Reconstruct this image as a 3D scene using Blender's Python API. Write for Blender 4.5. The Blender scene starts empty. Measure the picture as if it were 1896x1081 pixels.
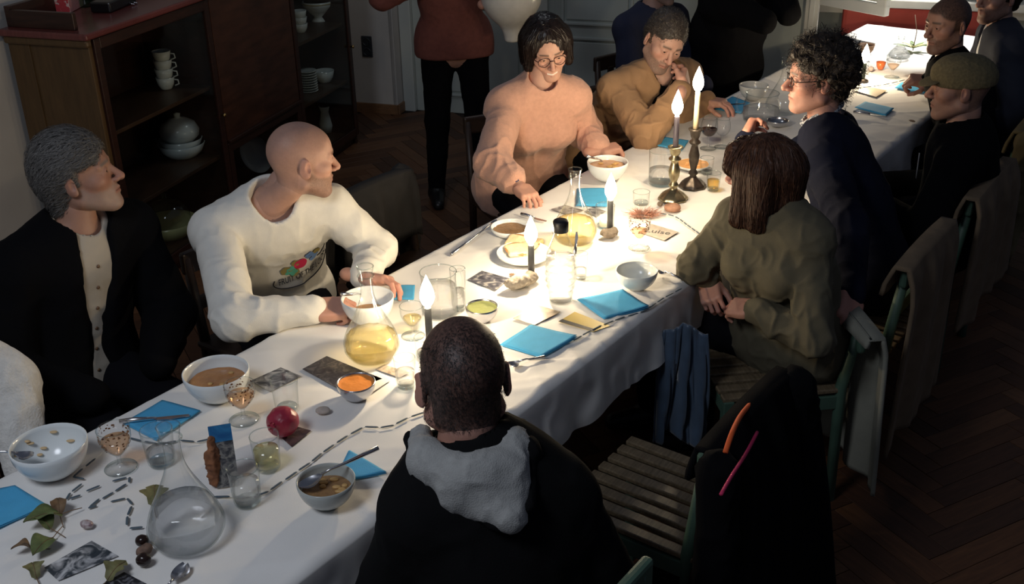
import bpy, bmesh, math, random
import numpy as np
from mathutils import Vector, Matrix, Euler, noise as mnoise
from mathutils.bvhtree import BVHTree

# ------------------------------------------------------------------ camera
CF, CTH, CH, CROLL = 2000.0, math.radians(26.0), 2.3, math.radians(-1.2)
_F = np.array([0, math.cos(CTH), -math.sin(CTH)]); _R = np.array([1.0, 0, 0]); _U = np.cross(_R, _F)
CR = math.cos(CROLL)*_R + math.sin(CROLL)*_U; CU = -math.sin(CROLL)*_R + math.cos(CROLL)*_U
CAM = np.array([0, 0, CH])
scene = bpy.context.scene
COL = scene.collection
cd = bpy.data.cameras.new('camera'); cam = bpy.data.objects.new('camera', cd); COL.objects.link(cam)
cd.sensor_width = 36.0; cd.lens = CF/1896*36.0; cd.clip_start = 0.02; cd.clip_end = 60
cam.matrix_world = Matrix(((CR[0], CU[0], -_F[0], 0), (CR[1], CU[1], -_F[1], 0), (CR[2], CU[2], -_F[2], CH), (0, 0, 0, 1)))
scene.camera = cam
scene.view_settings.view_transform = 'Standard'; scene.view_settings.look = 'None'
scene.view_settings.gamma = 1.0; scene.view_settings.use_curve_mapping = False
scene.view_settings.exposure = 0.0
scene.cycles.transparent_max_bounces = 24

# ------------------------------------------------------------------ world and room light
world = bpy.data.worlds.new('room_dusk'); scene.world = world; world.use_nodes = True
world.node_tree.nodes['Background'].inputs[0].default_value = (0.62, 0.72, 1.0, 1)
world.node_tree.nodes['Background'].inputs[1].default_value = 0.07

def area_light(name, loc, target, size, power, color):
    l = bpy.data.lights.new(name, 'AREA'); l.shape = 'DISK'; l.size = size; l.energy = power; l.color = color
    o = bpy.data.objects.new(name, l); COL.objects.link(o); o.location = loc
    o.rotation_euler = (Vector(target)-Vector(loc)).to_track_quat('-Z', 'Y').to_euler()
    return o
# added cool fill, no fixture, above and behind the table's near end
area_light('overhead_fill', (-1.5, 0.7, 3.2), (-0.6, 2.6, 0.75), 0.9, 30.0, (0.84, 0.90, 1.0))
# unseen weak fill added to brighten the back wall and floor by the door
area_light('door_fill', (0.1, 5.6, 2.95), (-0.3, 6.6, 0.9), 0.5, 4.5, (0.92, 0.95, 1.0))
# spot lamp in the window bay over the far end of the table
_sl = bpy.data.lights.new('window_bay_spot', 'SPOT'); _sl.energy = 260.0; _sl.spot_size = math.radians(42); _sl.spot_blend = 0.25; _sl.color = (1.0, 0.95, 0.86); _sl.shadow_soft_size = 0.05
_so = bpy.data.objects.new('window_bay_spot', _sl); COL.objects.link(_so); _so.location = (2.95, 6.95, 2.35)
_so.rotation_euler = (Vector((2.48, 6.55, 0.75))-Vector(_so.location)).to_track_quat('-Z', 'Y').to_euler()

# ------------------------------------------------------------------ pixel -> place helpers
def up(x, y, z=0.752):
    d = _F*CF + CR*(x-948) + CU*(540.5-y)
    return CAM + d*((z-CH)/d[2])
def proj(P):
    v = np.array(P)-CAM; k = CF/(v@_F)
    return np.array([948+k*(v@CR), 540.5-k*(v@CU)])
TO = np.array([-1.10285603, 2.41852876]); TD = np.array([0.59687374, 0.80233518]); TN = np.array([0.80233518, -0.59687374])
TYAW = math.atan2(TD[1], TD[0])
def W(u, v, z=0.752):
    q = TO+u*TD+v*TN; return np.array([q[0], q[1], z])
def zat(px, py, x0, y0):        # height at which the vertical through table pixel (x0,y0) shows at py
    b = up(x0, y0)
    lo, hi = 0.5, 1.6
    for _ in range(40):
        m = (lo+hi)/2
        if proj([b[0], b[1], m])[1] > py: lo = m
        else: hi = m
    return lo
RA = np.array([math.sin(math.radians(18.2)), math.cos(math.radians(18.2))]); RB = np.array([RA[1], -RA[0]])
RO = np.array([-1.03, 7.08])    # cabinet's foot, far right
def room(a, b, z=0.0):
    q = RO+a*RA+b*RB; return np.array([q[0], q[1], z])
RYAW = math.atan2(RB[1], RB[0])
# ------------------------------------------------------------------ materials
MATS = {}
def mat(name, color, rough=0.7, metal=0.0, var=0.0, vscale=20.0, bump=0.0, bscale=200.0, color2=None, attr=False,
        spec=0.5, sheen=0.0, stretch=None, detail=3.0, sss=0.0):
    if name in MATS: return MATS[name]
    m = bpy.data.materials.new(name); m.use_nodes = True; nt = m.node_tree; N = nt.nodes; L = nt.links
    b = N['Principled BSDF']; b.inputs['Roughness'].default_value = rough; b.inputs['Metallic'].default_value = metal
    b.inputs['Specular IOR Level'].default_value = spec
    if sheen: b.inputs['Sheen Weight'].default_value = sheen; b.inputs['Sheen Roughness'].default_value = 0.6
    if sss:
        b.inputs['Subsurface Weight'].default_value = sss; b.inputs['Subsurface Radius'].default_value = (0.012, 0.005, 0.003)
        b.inputs['Subsurface Scale'].default_value = 1.0
    c = (*color, 1.0)
    b.inputs['Base Color'].default_value = c
    tc = N.new('ShaderNodeTexCoord')
    vec = tc.outputs['Object']
    if stretch:
        mp = N.new('ShaderNodeMapping'); mp.inputs['Scale'].default_value = stretch; L.new(vec, mp.inputs[0]); vec = mp.outputs[0]
    src = None
    if attr:
        a = N.new('ShaderNodeVertexColor'); a.layer_name = 'Col'; src = a.outputs[0]
    if var or color2:
        n = N.new('ShaderNodeTexNoise'); n.inputs['Scale'].default_value = vscale; n.inputs['Detail'].default_value = detail
        L.new(vec, n.inputs['Vector'])
        mx = N.new('ShaderNodeMix'); mx.data_type = 'RGBA'
        mr = N.new('ShaderNodeMapRange'); mr.inputs[1].default_value = 0.3; mr.inputs[2].default_value = 0.7
        L.new(n.outputs['Fac'], mr.inputs[0]); L.new(mr.outputs[0], mx.inputs[0])
        if src is None:
            c2 = color2 if color2 else tuple(x*(1-var) for x in color)
            mx.inputs[6].default_value = (*c2, 1); mx.inputs[7].default_value = (*[min(1, x*(1+(0 if color2 else var*0.5))) for x in color], 1)
        else:
            ml = N.new('ShaderNodeMix'); ml.data_type = 'RGBA'; ml.blend_type = 'MULTIPLY'; ml.inputs[0].default_value = 1
            L.new(src, ml.inputs[6]); v = 1-var; ml.inputs[7].default_value = (v, v, v, 1)
            L.new(ml.outputs[2], mx.inputs[6]); L.new(src, mx.inputs[7])
        src = mx.outputs[2]
    if src is not None: L.new(src, b.inputs['Base Color'])
    if bump:
        n2 = N.new('ShaderNodeTexNoise'); n2.inputs['Scale'].default_value = bscale; n2.inputs['Detail'].default_value = 2.0
        L.new(vec, n2.inputs['Vector'])
        bp = N.new('ShaderNodeBump'); bp.inputs['Strength'].default_value = bump; bp.inputs['Distance'].default_value = 0.004
        L.new(n2.outputs['Fac'], bp.inputs['Height']); L.new(bp.outputs[0], b.inputs['Normal'])
    MATS[name] = m
    return m
def glass_mat(name, tint=(1, 1, 1), edge=(0.52, 0.57, 0.57), gloss=1.0, refr=0.0, ior=1.33):
    if name in MATS: return MATS[name]
    m = bpy.data.materials.new(name); m.use_nodes = True; nt = m.node_tree; N = nt.nodes; L = nt.links
    for n in list(N): N.remove(n)
    out = N.new('ShaderNodeOutputMaterial'); lw = N.new('ShaderNodeLayerWeight'); lw.inputs[0].default_value = 0.5
    mc = N.new('ShaderNodeMix'); mc.data_type = 'RGBA'; mc.inputs[6].default_value = (*tint, 1); mc.inputs[7].default_value = (*[t*e for t, e in zip(tint, edge)], 1)
    pw = N.new('ShaderNodeMath'); pw.operation = 'POWER'; pw.inputs[1].default_value = 2.6; L.new(lw.outputs['Facing'], pw.inputs[0])
    L.new(pw.outputs[0], mc.inputs[0])
    tr = N.new('ShaderNodeBsdfTransparent'); L.new(mc.outputs[2], tr.inputs[0])
    gl = N.new('ShaderNodeBsdfGlossy'); gl.inputs['Roughness'].default_value = 0.06; gl.inputs[0].default_value = (gloss, gloss, gloss, 1)
    fr = N.new('ShaderNodeMath'); fr.operation = 'POWER'; fr.inputs[1].default_value = 4.0; L.new(lw.outputs['Facing'], fr.inputs[0])
    f2 = N.new('ShaderNodeMapRange'); f2.inputs[3].default_value = 0.06; f2.inputs[4].default_value = 0.55; L.new(fr.outputs[0], f2.inputs[0]); fr = f2
    mx = N.new('ShaderNodeMixShader'); L.new(fr.outputs[0], mx.inputs[0]); L.new(tr.outputs[0], mx.inputs[1]); L.new(gl.outputs[0], mx.inputs[2])
    res = mx.outputs[0]
    if refr:
        rf = N.new('ShaderNodeBsdfRefraction'); rf.inputs['IOR'].default_value = ior; rf.inputs['Roughness'].default_value = 0.02; rf.inputs[0].default_value = (*tint, 1)
        m2 = N.new('ShaderNodeMixShader'); m2.inputs[0].default_value = refr; L.new(res, m2.inputs[1]); L.new(rf.outputs[0], m2.inputs[2]); res = m2.outputs[0]
    L.new(res, out.inputs[0])
    MATS[name] = m
    return m
def emit_mat(name, color, strength, clear=False):
    if name in MATS: return MATS[name]
    m = bpy.data.materials.new(name); m.use_nodes = True; nt = m.node_tree; N = nt.nodes; L = nt.links
    for n in list(N): N.remove(n)
    out = N.new('ShaderNodeOutputMaterial'); e = N.new('ShaderNodeEmission'); e.inputs[0].default_value = (*color, 1); e.inputs[1].default_value = strength
    if clear:
        t = N.new('ShaderNodeBsdfTransparent'); a = N.new('ShaderNodeAddShader'); L.new(e.outputs[0], a.inputs[0]); L.new(t.outputs[0], a.inputs[1]); L.new(a.outputs[0], out.inputs[0])
    else: L.new(e.outputs[0], out.inputs[0])
    MATS[name] = m
    return m
def picture_mat(name, cols, scale=30.0, kind='noise', seed=0.0):
    """flat print of a photograph card: a few inks mixed by noise"""
    if name in MATS: return MATS[name]
    m = bpy.data.materials.new(name); m.use_nodes = True; nt = m.node_tree; N = nt.nodes; L = nt.links
    b = N['Principled BSDF']; b.inputs['Roughness'].default_value = 0.35
    tc = N.new('ShaderNodeTexCoord'); mp = N.new('ShaderNodeMapping'); mp.inputs['Location'].default_value = (seed, seed*1.7, 0); L.new(tc.outputs['Object'], mp.inputs[0])
    if kind == 'wave':
        t = N.new('ShaderNodeTexWave'); t.wave_type = 'BANDS'; t.inputs['Scale'].default_value = scale; t.inputs['Distortion'].default_value = 6.0
    else:
        t = N.new('ShaderNodeTexNoise'); t.inputs['Scale'].default_value = scale; t.inputs['Detail'].default_value = 6.0; t.inputs['Distortion'].default_value = 1.5
    L.new(mp.outputs[0], t.inputs['Vector'])
    cr = N.new('ShaderNodeValToRGB'); L.new(t.outputs['Fac'], cr.inputs[0])
    el = cr.color_ramp.elements
    ps = np.linspace(0.3, 0.72, len(cols))
    el[0].position = ps[0]; el[0].color = (*cols[0], 1); el[1].position = ps[-1]; el[1].color = (*cols[-1], 1)
    for p, c in zip(ps[1:-1], cols[1:-1]):
        e = el.new(p); e.color = (*c, 1)
    L.new(cr.outputs[0], b.inputs['Base Color'])
    MATS[name] = m
    return m

# ------------------------------------------------------------------ object helpers
def tag(o, label=None, cat=None, group=None, kind=None):
    if label: o['label'] = label
    if cat: o['category'] = cat
    if group: o['group'] = group
    if kind: o['kind'] = kind
    return o
def link(name, me, parent=None, mats=()):
    for mm in mats: me.materials.append(mm)
    o = bpy.data.objects.new(name, me); COL.objects.link(o)
    if parent is not None: o.parent = parent
    return o
def mesh(name, v, f, m=None, parent=None, smooth=True, loc=None, colors=None, rot=None):
    me = bpy.data.meshes.new(name)
    v = np.asarray(v, dtype=np.float64)
    if isinstance(f, np.ndarray):
        nf, k = f.shape
        me.vertices.add(len(v)); me.vertices.foreach_set('co', v.astype(np.float32).ravel())
        me.loops.add(nf*k); me.loops.foreach_set('vertex_index', f.astype(np.int32).ravel())
        me.polygons.add(nf); me.polygons.foreach_set('loop_start', np.arange(0, nf*k, k, dtype=np.int32))
        me.update(calc_edges=True); me.validate()
    else:
        me.from_pydata([tuple(x) for x in v], [], f)
    if smooth: me.polygons.foreach_set('use_smooth', [True]*len(me.polygons))
    if colors is not None:
        a = me.color_attributes.new('Col', 'FLOAT_COLOR', 'POINT')
        c = np.ones((len(v), 4), np.float32); c[:, :3] = colors; a.data.foreach_set('color', c.ravel())
    me.update()
    o = link(name, me, parent, (m,) if m else ())
    if loc is not None: o.location = loc
    if rot is not None: o.rotation_euler = rot
    return o
def empty(name, loc=(0, 0, 0), rz=0.0):
    o = bpy.data.objects.new(name, None); COL.objects.link(o); o.location = loc; o.rotation_euler = (0, 0, rz); o.empty_display_size = 0.05
    return o
def copy_tree(o, parent=None):
    c = o.copy(); COL.objects.link(c); c.parent = parent
    for ch in o.children: copy_tree(ch, c)
    return c
def box_bm(sx, sy, sz, bev=0.0, off=(0, 0, 0), seg=2):
    bm = bmesh.new(); bmesh.ops.create_cube(bm, size=1.0)
    for v in bm.verts: v.co = Vector((v.co.x*sx+off[0], v.co.y*sy+off[1], v.co.z*sz+off[2]))
    if bev > 0: bmesh.ops.bevel(bm, geom=bm.edges[:], offset=bev, segments=seg, affect='EDGES', profile=0.5)
    return bm
def bm_obj(name, bm, m, parent=None, loc=None, rot=None, smooth=False):
    me = bpy.data.meshes.new(name); bm.to_mesh(me); bm.free()
    if smooth: me.polygons.foreach_set('use_smooth', [True]*len(me.polygons))
    o = link(name, me, parent, (m,))
    if loc is not None: o.location = loc
    if rot is not None: o.rotation_euler = rot
    return o
def box(name, c, s, m, parent=None, bev=0.003, rz=0.0):
    return bm_obj(name, box_bm(*s, bev=min(bev, min(s)*0.45)), m, parent, c, (0, 0, rz))
def lathe_data(profile, seg=36, mod=None):
    P = np.array(profile, float); a = np.linspace(0, 2*math.pi, seg, endpoint=False)
    V = []
    for i, (r, z) in enumerate(P):
        rr = r*(1+(mod(z, a) if mod is not None else 0*a))
        V.append(np.stack([rr*np.cos(a), rr*np.sin(a), np.full(seg, z)], 1))
    V = np.concatenate(V); n = len(P); j = np.arange(seg); F = []
    for i in range(n-1):
        F.append(np.stack([i*seg+j, i*seg+(j+1) % seg, (i+1)*seg+(j+1) % seg, (i+1)*seg+j], 1))
    return V, np.concatenate(F)
def lathe(name, profile, m, parent=None, loc=None, seg=36, mod=None, rot=None, smooth=True):
    V, F = lathe_data(profile, seg, mod)
    return mesh(name, V, F, m, parent, smooth, loc, rot=rot)
def tube_data(path, r, seg=10, cap=True):
    P = np.array(path, float); n = len(P); R = np.full(n, r) if np.isscalar(r) else np.array(r, float)
    T = np.gradient(P, axis=0); T /= np.linalg.norm(T, axis=1)[:, None]+1e-12
    ref = np.array([0, 0, 1.0]) if abs(T[0][2]) < 0.9 else np.array([1.0, 0, 0])
    nx = np.cross(T[0], ref); nx /= np.linalg.norm(nx)
    a = np.linspace(0, 2*math.pi, seg, endpoint=False); V = []
    for i in range(n):
        nx = nx-T[i]*(nx@T[i]); nx /= np.linalg.norm(nx)+1e-12; ny = np.cross(T[i], nx)
        V.append(P[i]+R[i]*(np.cos(a)[:, None]*nx+np.sin(a)[:, None]*ny))
    V = np.concatenate(V); F = []; j = list(range(seg))
    for i in range(n-1):
        for k in j: F.append((i*seg+k, i*seg+(k+1) % seg, (i+1)*seg+(k+1) % seg, (i+1)*seg+k))
    if cap: F.append(tuple(reversed(j))); F.append(tuple((n-1)*seg+k for k in j))
    return V, F
def tube(name, path, r, m, parent=None, seg=10, loc=None, smooth=True):
    V, F = tube_data(path, r, seg); return mesh(name, V, F, m, parent, smooth, loc)
def bez(pts, n=24):
    P = np.array(pts, float); t = np.linspace(0, len(P)-1, n); out = []
    for x in t:
        i = min(int(x), len(P)-2); f = x-i
        p0 = P[max(i-1, 0)]; p1 = P[i]; p2 = P[i+1]; p3 = P[min(i+2, len(P)-1)]
        out.append(0.5*((2*p1)+(-p0+p2)*f+(2*p0-5*p1+4*p2-p3)*f*f+(-p0+3*p1-3*p2+p3)*f**3))
    return np.array(out)

# ------------------------------------------------------------------ noise and implicit surfaces
_rng = np.random.RandomState(7); _NT = _rng.rand(32, 32, 32).astype(np.float32)
def vnoise(p, s=1.0):
    q = np.asarray(p)*s; i = np.floor(q).astype(int); f = q-i; f = f*f*(3-2*f); r = 0
    for dx in (0, 1):
        for dy in (0, 1):
            for dz in (0, 1):
                w = (f[:, 0] if dx else 1-f[:, 0])*(f[:, 1] if dy else 1-f[:, 1])*(f[:, 2] if dz else 1-f[:, 2])
                r = r+w*_NT[(i[:, 0]+dx) & 31, (i[:, 1]+dy) & 31, (i[:, 2]+dz) & 31]
    return r*2-1
def unit(v):
    v = np.array(v, float); return v/(np.linalg.norm(v)+1e-12)
def rc(a, b, r1, r2=None, k=0.02, flat=None, op=1):
    return dict(t='rc', a=np.array(a, float), b=np.array(b, float), r1=r1, r2=r1 if r2 is None else r2, k=k, flat=flat, op=op)
def el(c, r, k=0.02, R=None, op=1):
    return dict(t='el', c=np.array(c, float), r=np.array(r, float), k=k, R=R, op=op)
def bx(c, h, rad=0.01, k=0.02, R=None, op=1):
    return dict(t='bx', c=np.array(c, float), h=np.array(h, float), rad=rad, k=k, R=R, op=op)
def _bounds(p):
    if p['t'] == 'rc':
        r = max(p['r1'], p['r2']); return np.minimum(p['a'], p['b'])-r, np.maximum(p['a'], p['b'])+r
    r = p['r'] if p['t'] == 'el' else p['h']+p['rad']
    if p['R'] is not None: r = np.full(3, np.linalg.norm(r) if p['t'] == 'bx' else max(r))
    return p['c']-r, p['c']+r
def _ev(p, X, Y, Z):
    if p['t'] == 'rc':
        a, b = p['a'], p['b']; ba = b-a; L2 = ba@ba+1e-12
        x, y, z = X-a[0], Y-a[1], Z-a[2]
        t = np.clip((x*ba[0]+y*ba[1]+z*ba[2])/L2, 0, 1)
        x = x-t*ba[0]; y = y-t*ba[1]; z = z-t*ba[2]
        d2 = x*x+y*y+z*z
        if p['flat'] is not None:
            w, f = p['flat']; e = x*w[0]+y*w[1]+z*w[2]; d2 = d2+(f*f-1)*e*e
        return np.sqrt(np.maximum(d2, 0))-(p['r1']+(p['r2']-p['r1'])*t)
    x, y, z = X-p['c'][0], Y-p['c'][1], Z-p['c'][2]
    if p['R'] is not None:
        R = p['R']     # columns are the local axes
        x, y, z = [x*R[0, i]+y*R[1, i]+z*R[2, i] for i in range(3)]
    if p['t'] == 'el':
        r = p['r']; k0 = np.sqrt((x/r[0])**2+(y/r[1])**2+(z/r[2])**2); k1 = np.sqrt((x/r[0]**2)**2+(y/r[1]**2)**2+(z/r[2]**2)**2)
        return k0*(k0-1)/(k1+1e-9)
    h = p['h']; x, y, z = np.abs(x)-h[0], np.abs(y)-h[1], np.abs(z)-h[2]
    return np.sqrt(np.maximum(x, 0)**2+np.maximum(y, 0)**2+np.maximum(z, 0)**2)+np.minimum(np.maximum(x, np.maximum(y, z)), 0)-p['rad']
def sdf_mesh(prims, res, smooth=1):
    B = [_bounds(p) for p in prims if p['op'] > 0]
    lo = np.min([b[0] for b in B], 0)-3*res-0.005; hi = np.max([b[1] for b in B], 0)+3*res+0.005
    n = np.ceil((hi-lo)/res).astype(int)+1
    ax = [(lo[i]+res*np.arange(n[i])).astype(np.float32) for i in range(3)]
    F = np.full(n, 1.0, np.float32)
    for p in prims:
        b0, b1 = _bounds(p); m = p['k']+2.5*res
        i0 = np.maximum(np.floor((b0-m-lo)/res).astype(int), 0); i1 = np.minimum(np.ceil((b1+m-lo)/res).astype(int)+1, n)
        if (i1 <= i0).any(): continue
        sl = tuple(slice(i0[i], i1[i]) for i in range(3))
        d = _ev(p, ax[0][sl[0]][:, None, None], ax[1][sl[1]][None, :, None], ax[2][sl[2]][None, None, :]).astype(np.float32)
        a = F[sl]; k = max(p['k'], 1e-5)
        if p['op'] > 0:
            h = np.maximum(k-np.abs(a-d), 0)/k; F[sl] = np.minimum(a, d)-h*h*k*0.25
        else:
            h = np.maximum(k-np.abs(a+d), 0)/k; F[sl] = np.maximum(a, -d)+h*h*k*0.25
    S = F < 0
    c = [S[:-1, :-1, :-1], S[1:, :-1, :-1], S[:-1, 1:, :-1], S[1:, 1:, :-1], S[:-1, :-1, 1:], S[1:, :-1, 1:], S[:-1, 1:, 1:], S[1:, 1:, 1:]]
    cnt = np.zeros(c[0].shape, np.int8)
    for q in c: cnt += q
    act = np.argwhere((cnt > 0) & (cnt < 8))
    idx = np.full(c[0].shape, -1, np.int32); idx[act[:, 0], act[:, 1], act[:, 2]] = np.arange(len(act))
    off = np.array([[i & 1, (i >> 1) & 1, (i >> 2) & 1] for i in range(8)])
    val = np.stack([F[act[:, 0]+o[0], act[:, 1]+o[1], act[:, 2]+o[2]] for o in off], 1)
    acc = np.zeros((len(act), 3)); num = np.zeros(len(act))
    for i in range(8):
        for bit in (1, 2, 4):
            j = i | bit
            if j == i: continue
            va, vb = val[:, i], val[:, j]; cr = (va < 0) != (vb < 0)
            t = np.where(cr, va/(va-vb+1e-12), 0)
            acc += np.where(cr[:, None], off[i]+(off[j]-off[i])*t[:, None], 0); num += cr
    V = lo+res*(act+acc/num[:, None])
    Q = []
    for axis in range(3):
        s0 = [slice(None)]*3; s1 = [slice(None)]*3; s0[axis] = slice(0, -1); s1[axis] = slice(1, None)
        A = S[tuple(s0)]; Bq = S[tuple(s1)]
        e = np.argwhere(A != Bq); u, w = (axis+1) % 3, (axis+2) % 3
        ok = (e[:, u] > 0) & (e[:, w] > 0) & (e[:, u] < n[u]-1) & (e[:, w] < n[w]-1); e = e[ok]
        q = []
        for du, dw in ((0, 0), (1, 0), (1, 1), (0, 1)):
            g = e.copy(); g[:, u] -= du; g[:, w] -= dw; q.append(idx[g[:, 0], g[:, 1], g[:, 2]])
        q = np.stack(q, 1); fl = A[e[:, 0], e[:, 1], e[:, 2]]
        q[~fl] = q[~fl][:, ::-1]; Q.append(q)
    Q = np.concatenate(Q)
    for _ in range(smooth): V = lap(V, Q)
    return V, Q
def lap(V, Q, f=0.5):
    n = len(V); A = np.zeros((n, 3)); c = np.zeros(n)
    for i, j in ((0, 1), (1, 2), (2, 3), (3, 0)):
        for a, b in ((i, j), (j, i)):
            for k in range(3): A[:, k] += np.bincount(Q[:, a], V[Q[:, b], k], n)
            c += np.bincount(Q[:, a], minlength=n)
    return V+f*(A/np.maximum(c, 1)[:, None]-V)
def normals(V, Q):
    d1 = V[Q[:, 2]]-V[Q[:, 0]]; d2 = V[Q[:, 3]]-V[Q[:, 1]]; fn = np.cross(d1, d2); N = np.zeros_like(V)
    for i in range(4):
        for k in range(3): N[:, k] += np.bincount(Q[:, i], fn[:, k], len(V))
    return N/(np.linalg.norm(N, axis=1)[:, None]+1e-12)
def folds(V, Q, amp, scale=12.0, stretch=(1, 1, 1), seed=0.0):
    """cloth folds: ridged noise along the normals"""
    N = normals(V, Q); p = V*np.array(stretch)+seed
    q = p+.35/scale*np.stack([vnoise(p+3.1, scale), vnoise(p+7.7, scale), vnoise(p+1.9, scale)], 1)
    a = (1-np.abs(vnoise(q, scale)))**3; b = (1-np.abs(vnoise(q*[1.6, 1.6, 1]+5.3, scale*1.5)))**4; c = vnoise(p+9.1, scale*2.4)
    return V+N*(amp*(1.1*a+.9*b+.18*c-.62))[:, None]
def rot_to(fwd, upv=(0, 0, 1), roll=0.0):
    """columns: right, forward, up"""
    f = unit(fwd); r = unit(np.cross(f, np.array(upv, float))); u = np.cross(r, f)
    if roll:
        c, s = math.cos(roll), math.sin(roll); r, u = c*r+s*u, -s*r+c*u
    return np.stack([r, f, u], 1)
# ------------------------------------------------------------------ people
def sm(x, a, b):
    t = np.clip((x-a)/(b-a), 0, 1); return t*t*(3-2*t)
def head_parts(w=1.0, nose=1.0, jaw=1.0, smile=0.0, eyes=True, res=0.0026, fem=False, neck=1.0, chin=1.0, ear=1.0, fat=0.0):
    P = [el((0, -.015, .033), (.0745*w, .096, .088), k=.02), el((0, .034, .036), (.061*w, .054, .058), k=.02),
         el((0, .033, -.03), ((.057+fat)*w, .054, .076), k=.02)]
    for s in (-1, 1):
        P += [el((s*.043*w, .05, -.014), (.024+fat*.5, .027, .022), k=.02),
              rc((s*.050*w*jaw, -.004, -.058), (s*.019*jaw, .062, -.098*chin), .021+fat*.5, .018, k=.03)]
    P += [el((0, .073, -.099*chin), (.022*jaw, .018, .017), k=.02), el((0, .07, -.06), (.030, .021, .030), k=.015)]
    for s in (-1, 1):
        P += [rc((s*.013, .083, .027), (s*.046, .069, .024), .0095 if not fem else .0075, .008, k=.012),
              el((s*.031, .100, .008), (.018, .014, .0115), k=.014, op=-1),
              el((s*.031, .0755, .007), (.0155, .0135, .0130), k=.003)]
        if eyes: P += [el((s*.031, .0915, .0055), (.0125, .009, .0042), k=.002, op=-1)]
    nl = .024*nose
    P += [rc((0, .083, .016), (0, .086+nl, -.025), .0075, .0112 if not fem else .0095, k=.011),
          el((0, .086+nl*.9, -.029), (.010, .010, .0085), k=.006)]
    for s in (-1, 1): P += [el((s*.0115, .084+nl*.5, -.0305), (.0075, .0115, .0078), k=.005)]
    c = smile
    for s in (-1, 1):
        P += [rc((0, .0925, -.0545), (s*.023*(1+.25*c), .0825-.004*c, -.059+.006*c), .0042, .003, k=.005),
              rc((0, .0905, -.067-.003*c), (s*.021*(1+.25*c), .081-.004*c, -.0615+.006*c), .005, .003, k=.005)]
        if c: P += [el((s*.038, .068, -.03), (.018, .018, .016), k=.015)]
        R = rot_to((s*.35, .94, 0))
        P += [el((s*.0795*w, -.014, -.003), (.0075, .019*ear, .031*ear), k=.006, R=R), el((s*.0815*w, -.006, -.022*ear), (.006, .009, .010), k=.005),
              el((s*.0875*w, -.004, .002), (.0055, .0095, .015), k=.004, R=R, op=-1)]
    P += [rc((0, -.028, -.040), (0, -.034, -.068), .050*neck, .046*neck, k=.03)]
    V, Q = sdf_mesh(P, res, smooth=1)
    return V, Q
def head_colors(V, skin, lip=None, beard=None, bstr=0.0, brow=(0.03, 0.02, 0.015), brow_w=1.0, buzz=None, zstr=0.8, smile=0.0, teeth=False, hl=0.075):
    x, y, z = np.abs(V[:, 0]), V[:, 1], V[:, 2]
    C = np.tile(np.array(skin, float), (len(V), 1)); n = vnoise(V, 90.0)*.5+.5; n2 = vnoise(V, 400.0)*.5+.5
    red = np.array([1.06, .84, .82])
    def mixc(m, col):
        nonlocal C
        C = C*(1-m[:, None])+np.array(col)*m[:, None]
    m = np.maximum.reduce([np.exp(-((x-.042)**2+(z+.02)**2)/.0006)*(y > .02), np.exp(-(x**2+(y-.108)**2+(z+.026)**2)/.0004), 0.8*sm(x, .077, .083)])
    C = C*(1+(red-1)*(0.55*m)[:, None])
    C = C*(1-.10*n2[:, None]*n[:, None])
    if beard is not None:
        up_ = -.045+.9*np.maximum(.03-y, 0)+.25*np.maximum(x-.03, 0)
        b = sm(-z, -up_-.004, -up_+.010)*sm(y, -.012, .01)*sm(z, -.135, -.115)
        mst = np.exp(-((z+.046)/.0065)**2)*(x < .027)*(y > .075)
        b = np.maximum(b, mst)
        b = b*(1-np.exp(-((z+.062)/.007)**2)*(x < .02)*(y > .08))
        mixc(np.clip(b*bstr*(.65+.5*n2), 0, 1), beard)
    lp = np.exp(-((z+.0615-.006*smile*(x/.023)**2)/.0062)**2)*sm(-x, -.028-.006*smile, -.02)*(y > .074)
    mixc(lp*.7, lip if lip is not None else tuple(np.array(skin)*np.array([.85, .5, .5])))
    sl = np.exp(-((z+.0605-.0065*smile*(x/.023)**2)/.0018)**2)*sm(-x, -.026-.004*smile, -.02)*(y > .076)
    if teeth:
        tt = np.exp(-((z+.0605-.0060*smile*(x/.023)**2)/.0034)**2)*(x < .022)*(y > .078)
        mixc(np.clip(tt*1.3, 0, 1), (.82, .78, .72))
    else: mixc(sl*.8, tuple(np.array(skin)*.18))
    bz = .028-.10*np.maximum(x-.03, 0)
    br = np.exp(-((z-bz-.002)/(.0048*brow_w))**2)*sm(x, .008, .014)*sm(-x, -.052, -.044)*(y > .055)
    mixc(np.clip(br*.9, 0, 1), brow)
    ld = np.exp(-((z-.0085+.10*np.maximum(x-.031, 0))/.0016)**2)*np.exp(-((x-.031)/.012)**4)*(y > .07)
    mixc(ld*.6, tuple(np.array(skin)*.15))
    mixc(np.exp(-(((x-.011)/.005)**2+((z+.035)/.003)**2))*(y > .08)*.7, tuple(np.array(skin)*.15))
    if buzz is not None:
        front = sm(z-(hl-.0)+.9*np.maximum(x-.035, 0), -.006, .008)
        side = sm(-y, -.030, -.016)*sm(z+.075+.0*y, -.01, .012)*(x < .079)*sm(z+np.where(y > -.03, .01, .5), -.02, 0)
        nape = sm(-y, .035, .06)*sm(z, -.085, -.065)
        h = np.clip(np.maximum(np.maximum(np.where(y > -.0, front, 0), side), np.maximum(nape, (y < 0)*sm(z, .05, .06))), 0, 1)*(x < .0785)
        mixc(np.clip(h*zstr*(.7+.4*n2), 0, 1), buzz)
    return np.clip(C, 0, 1)
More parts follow.
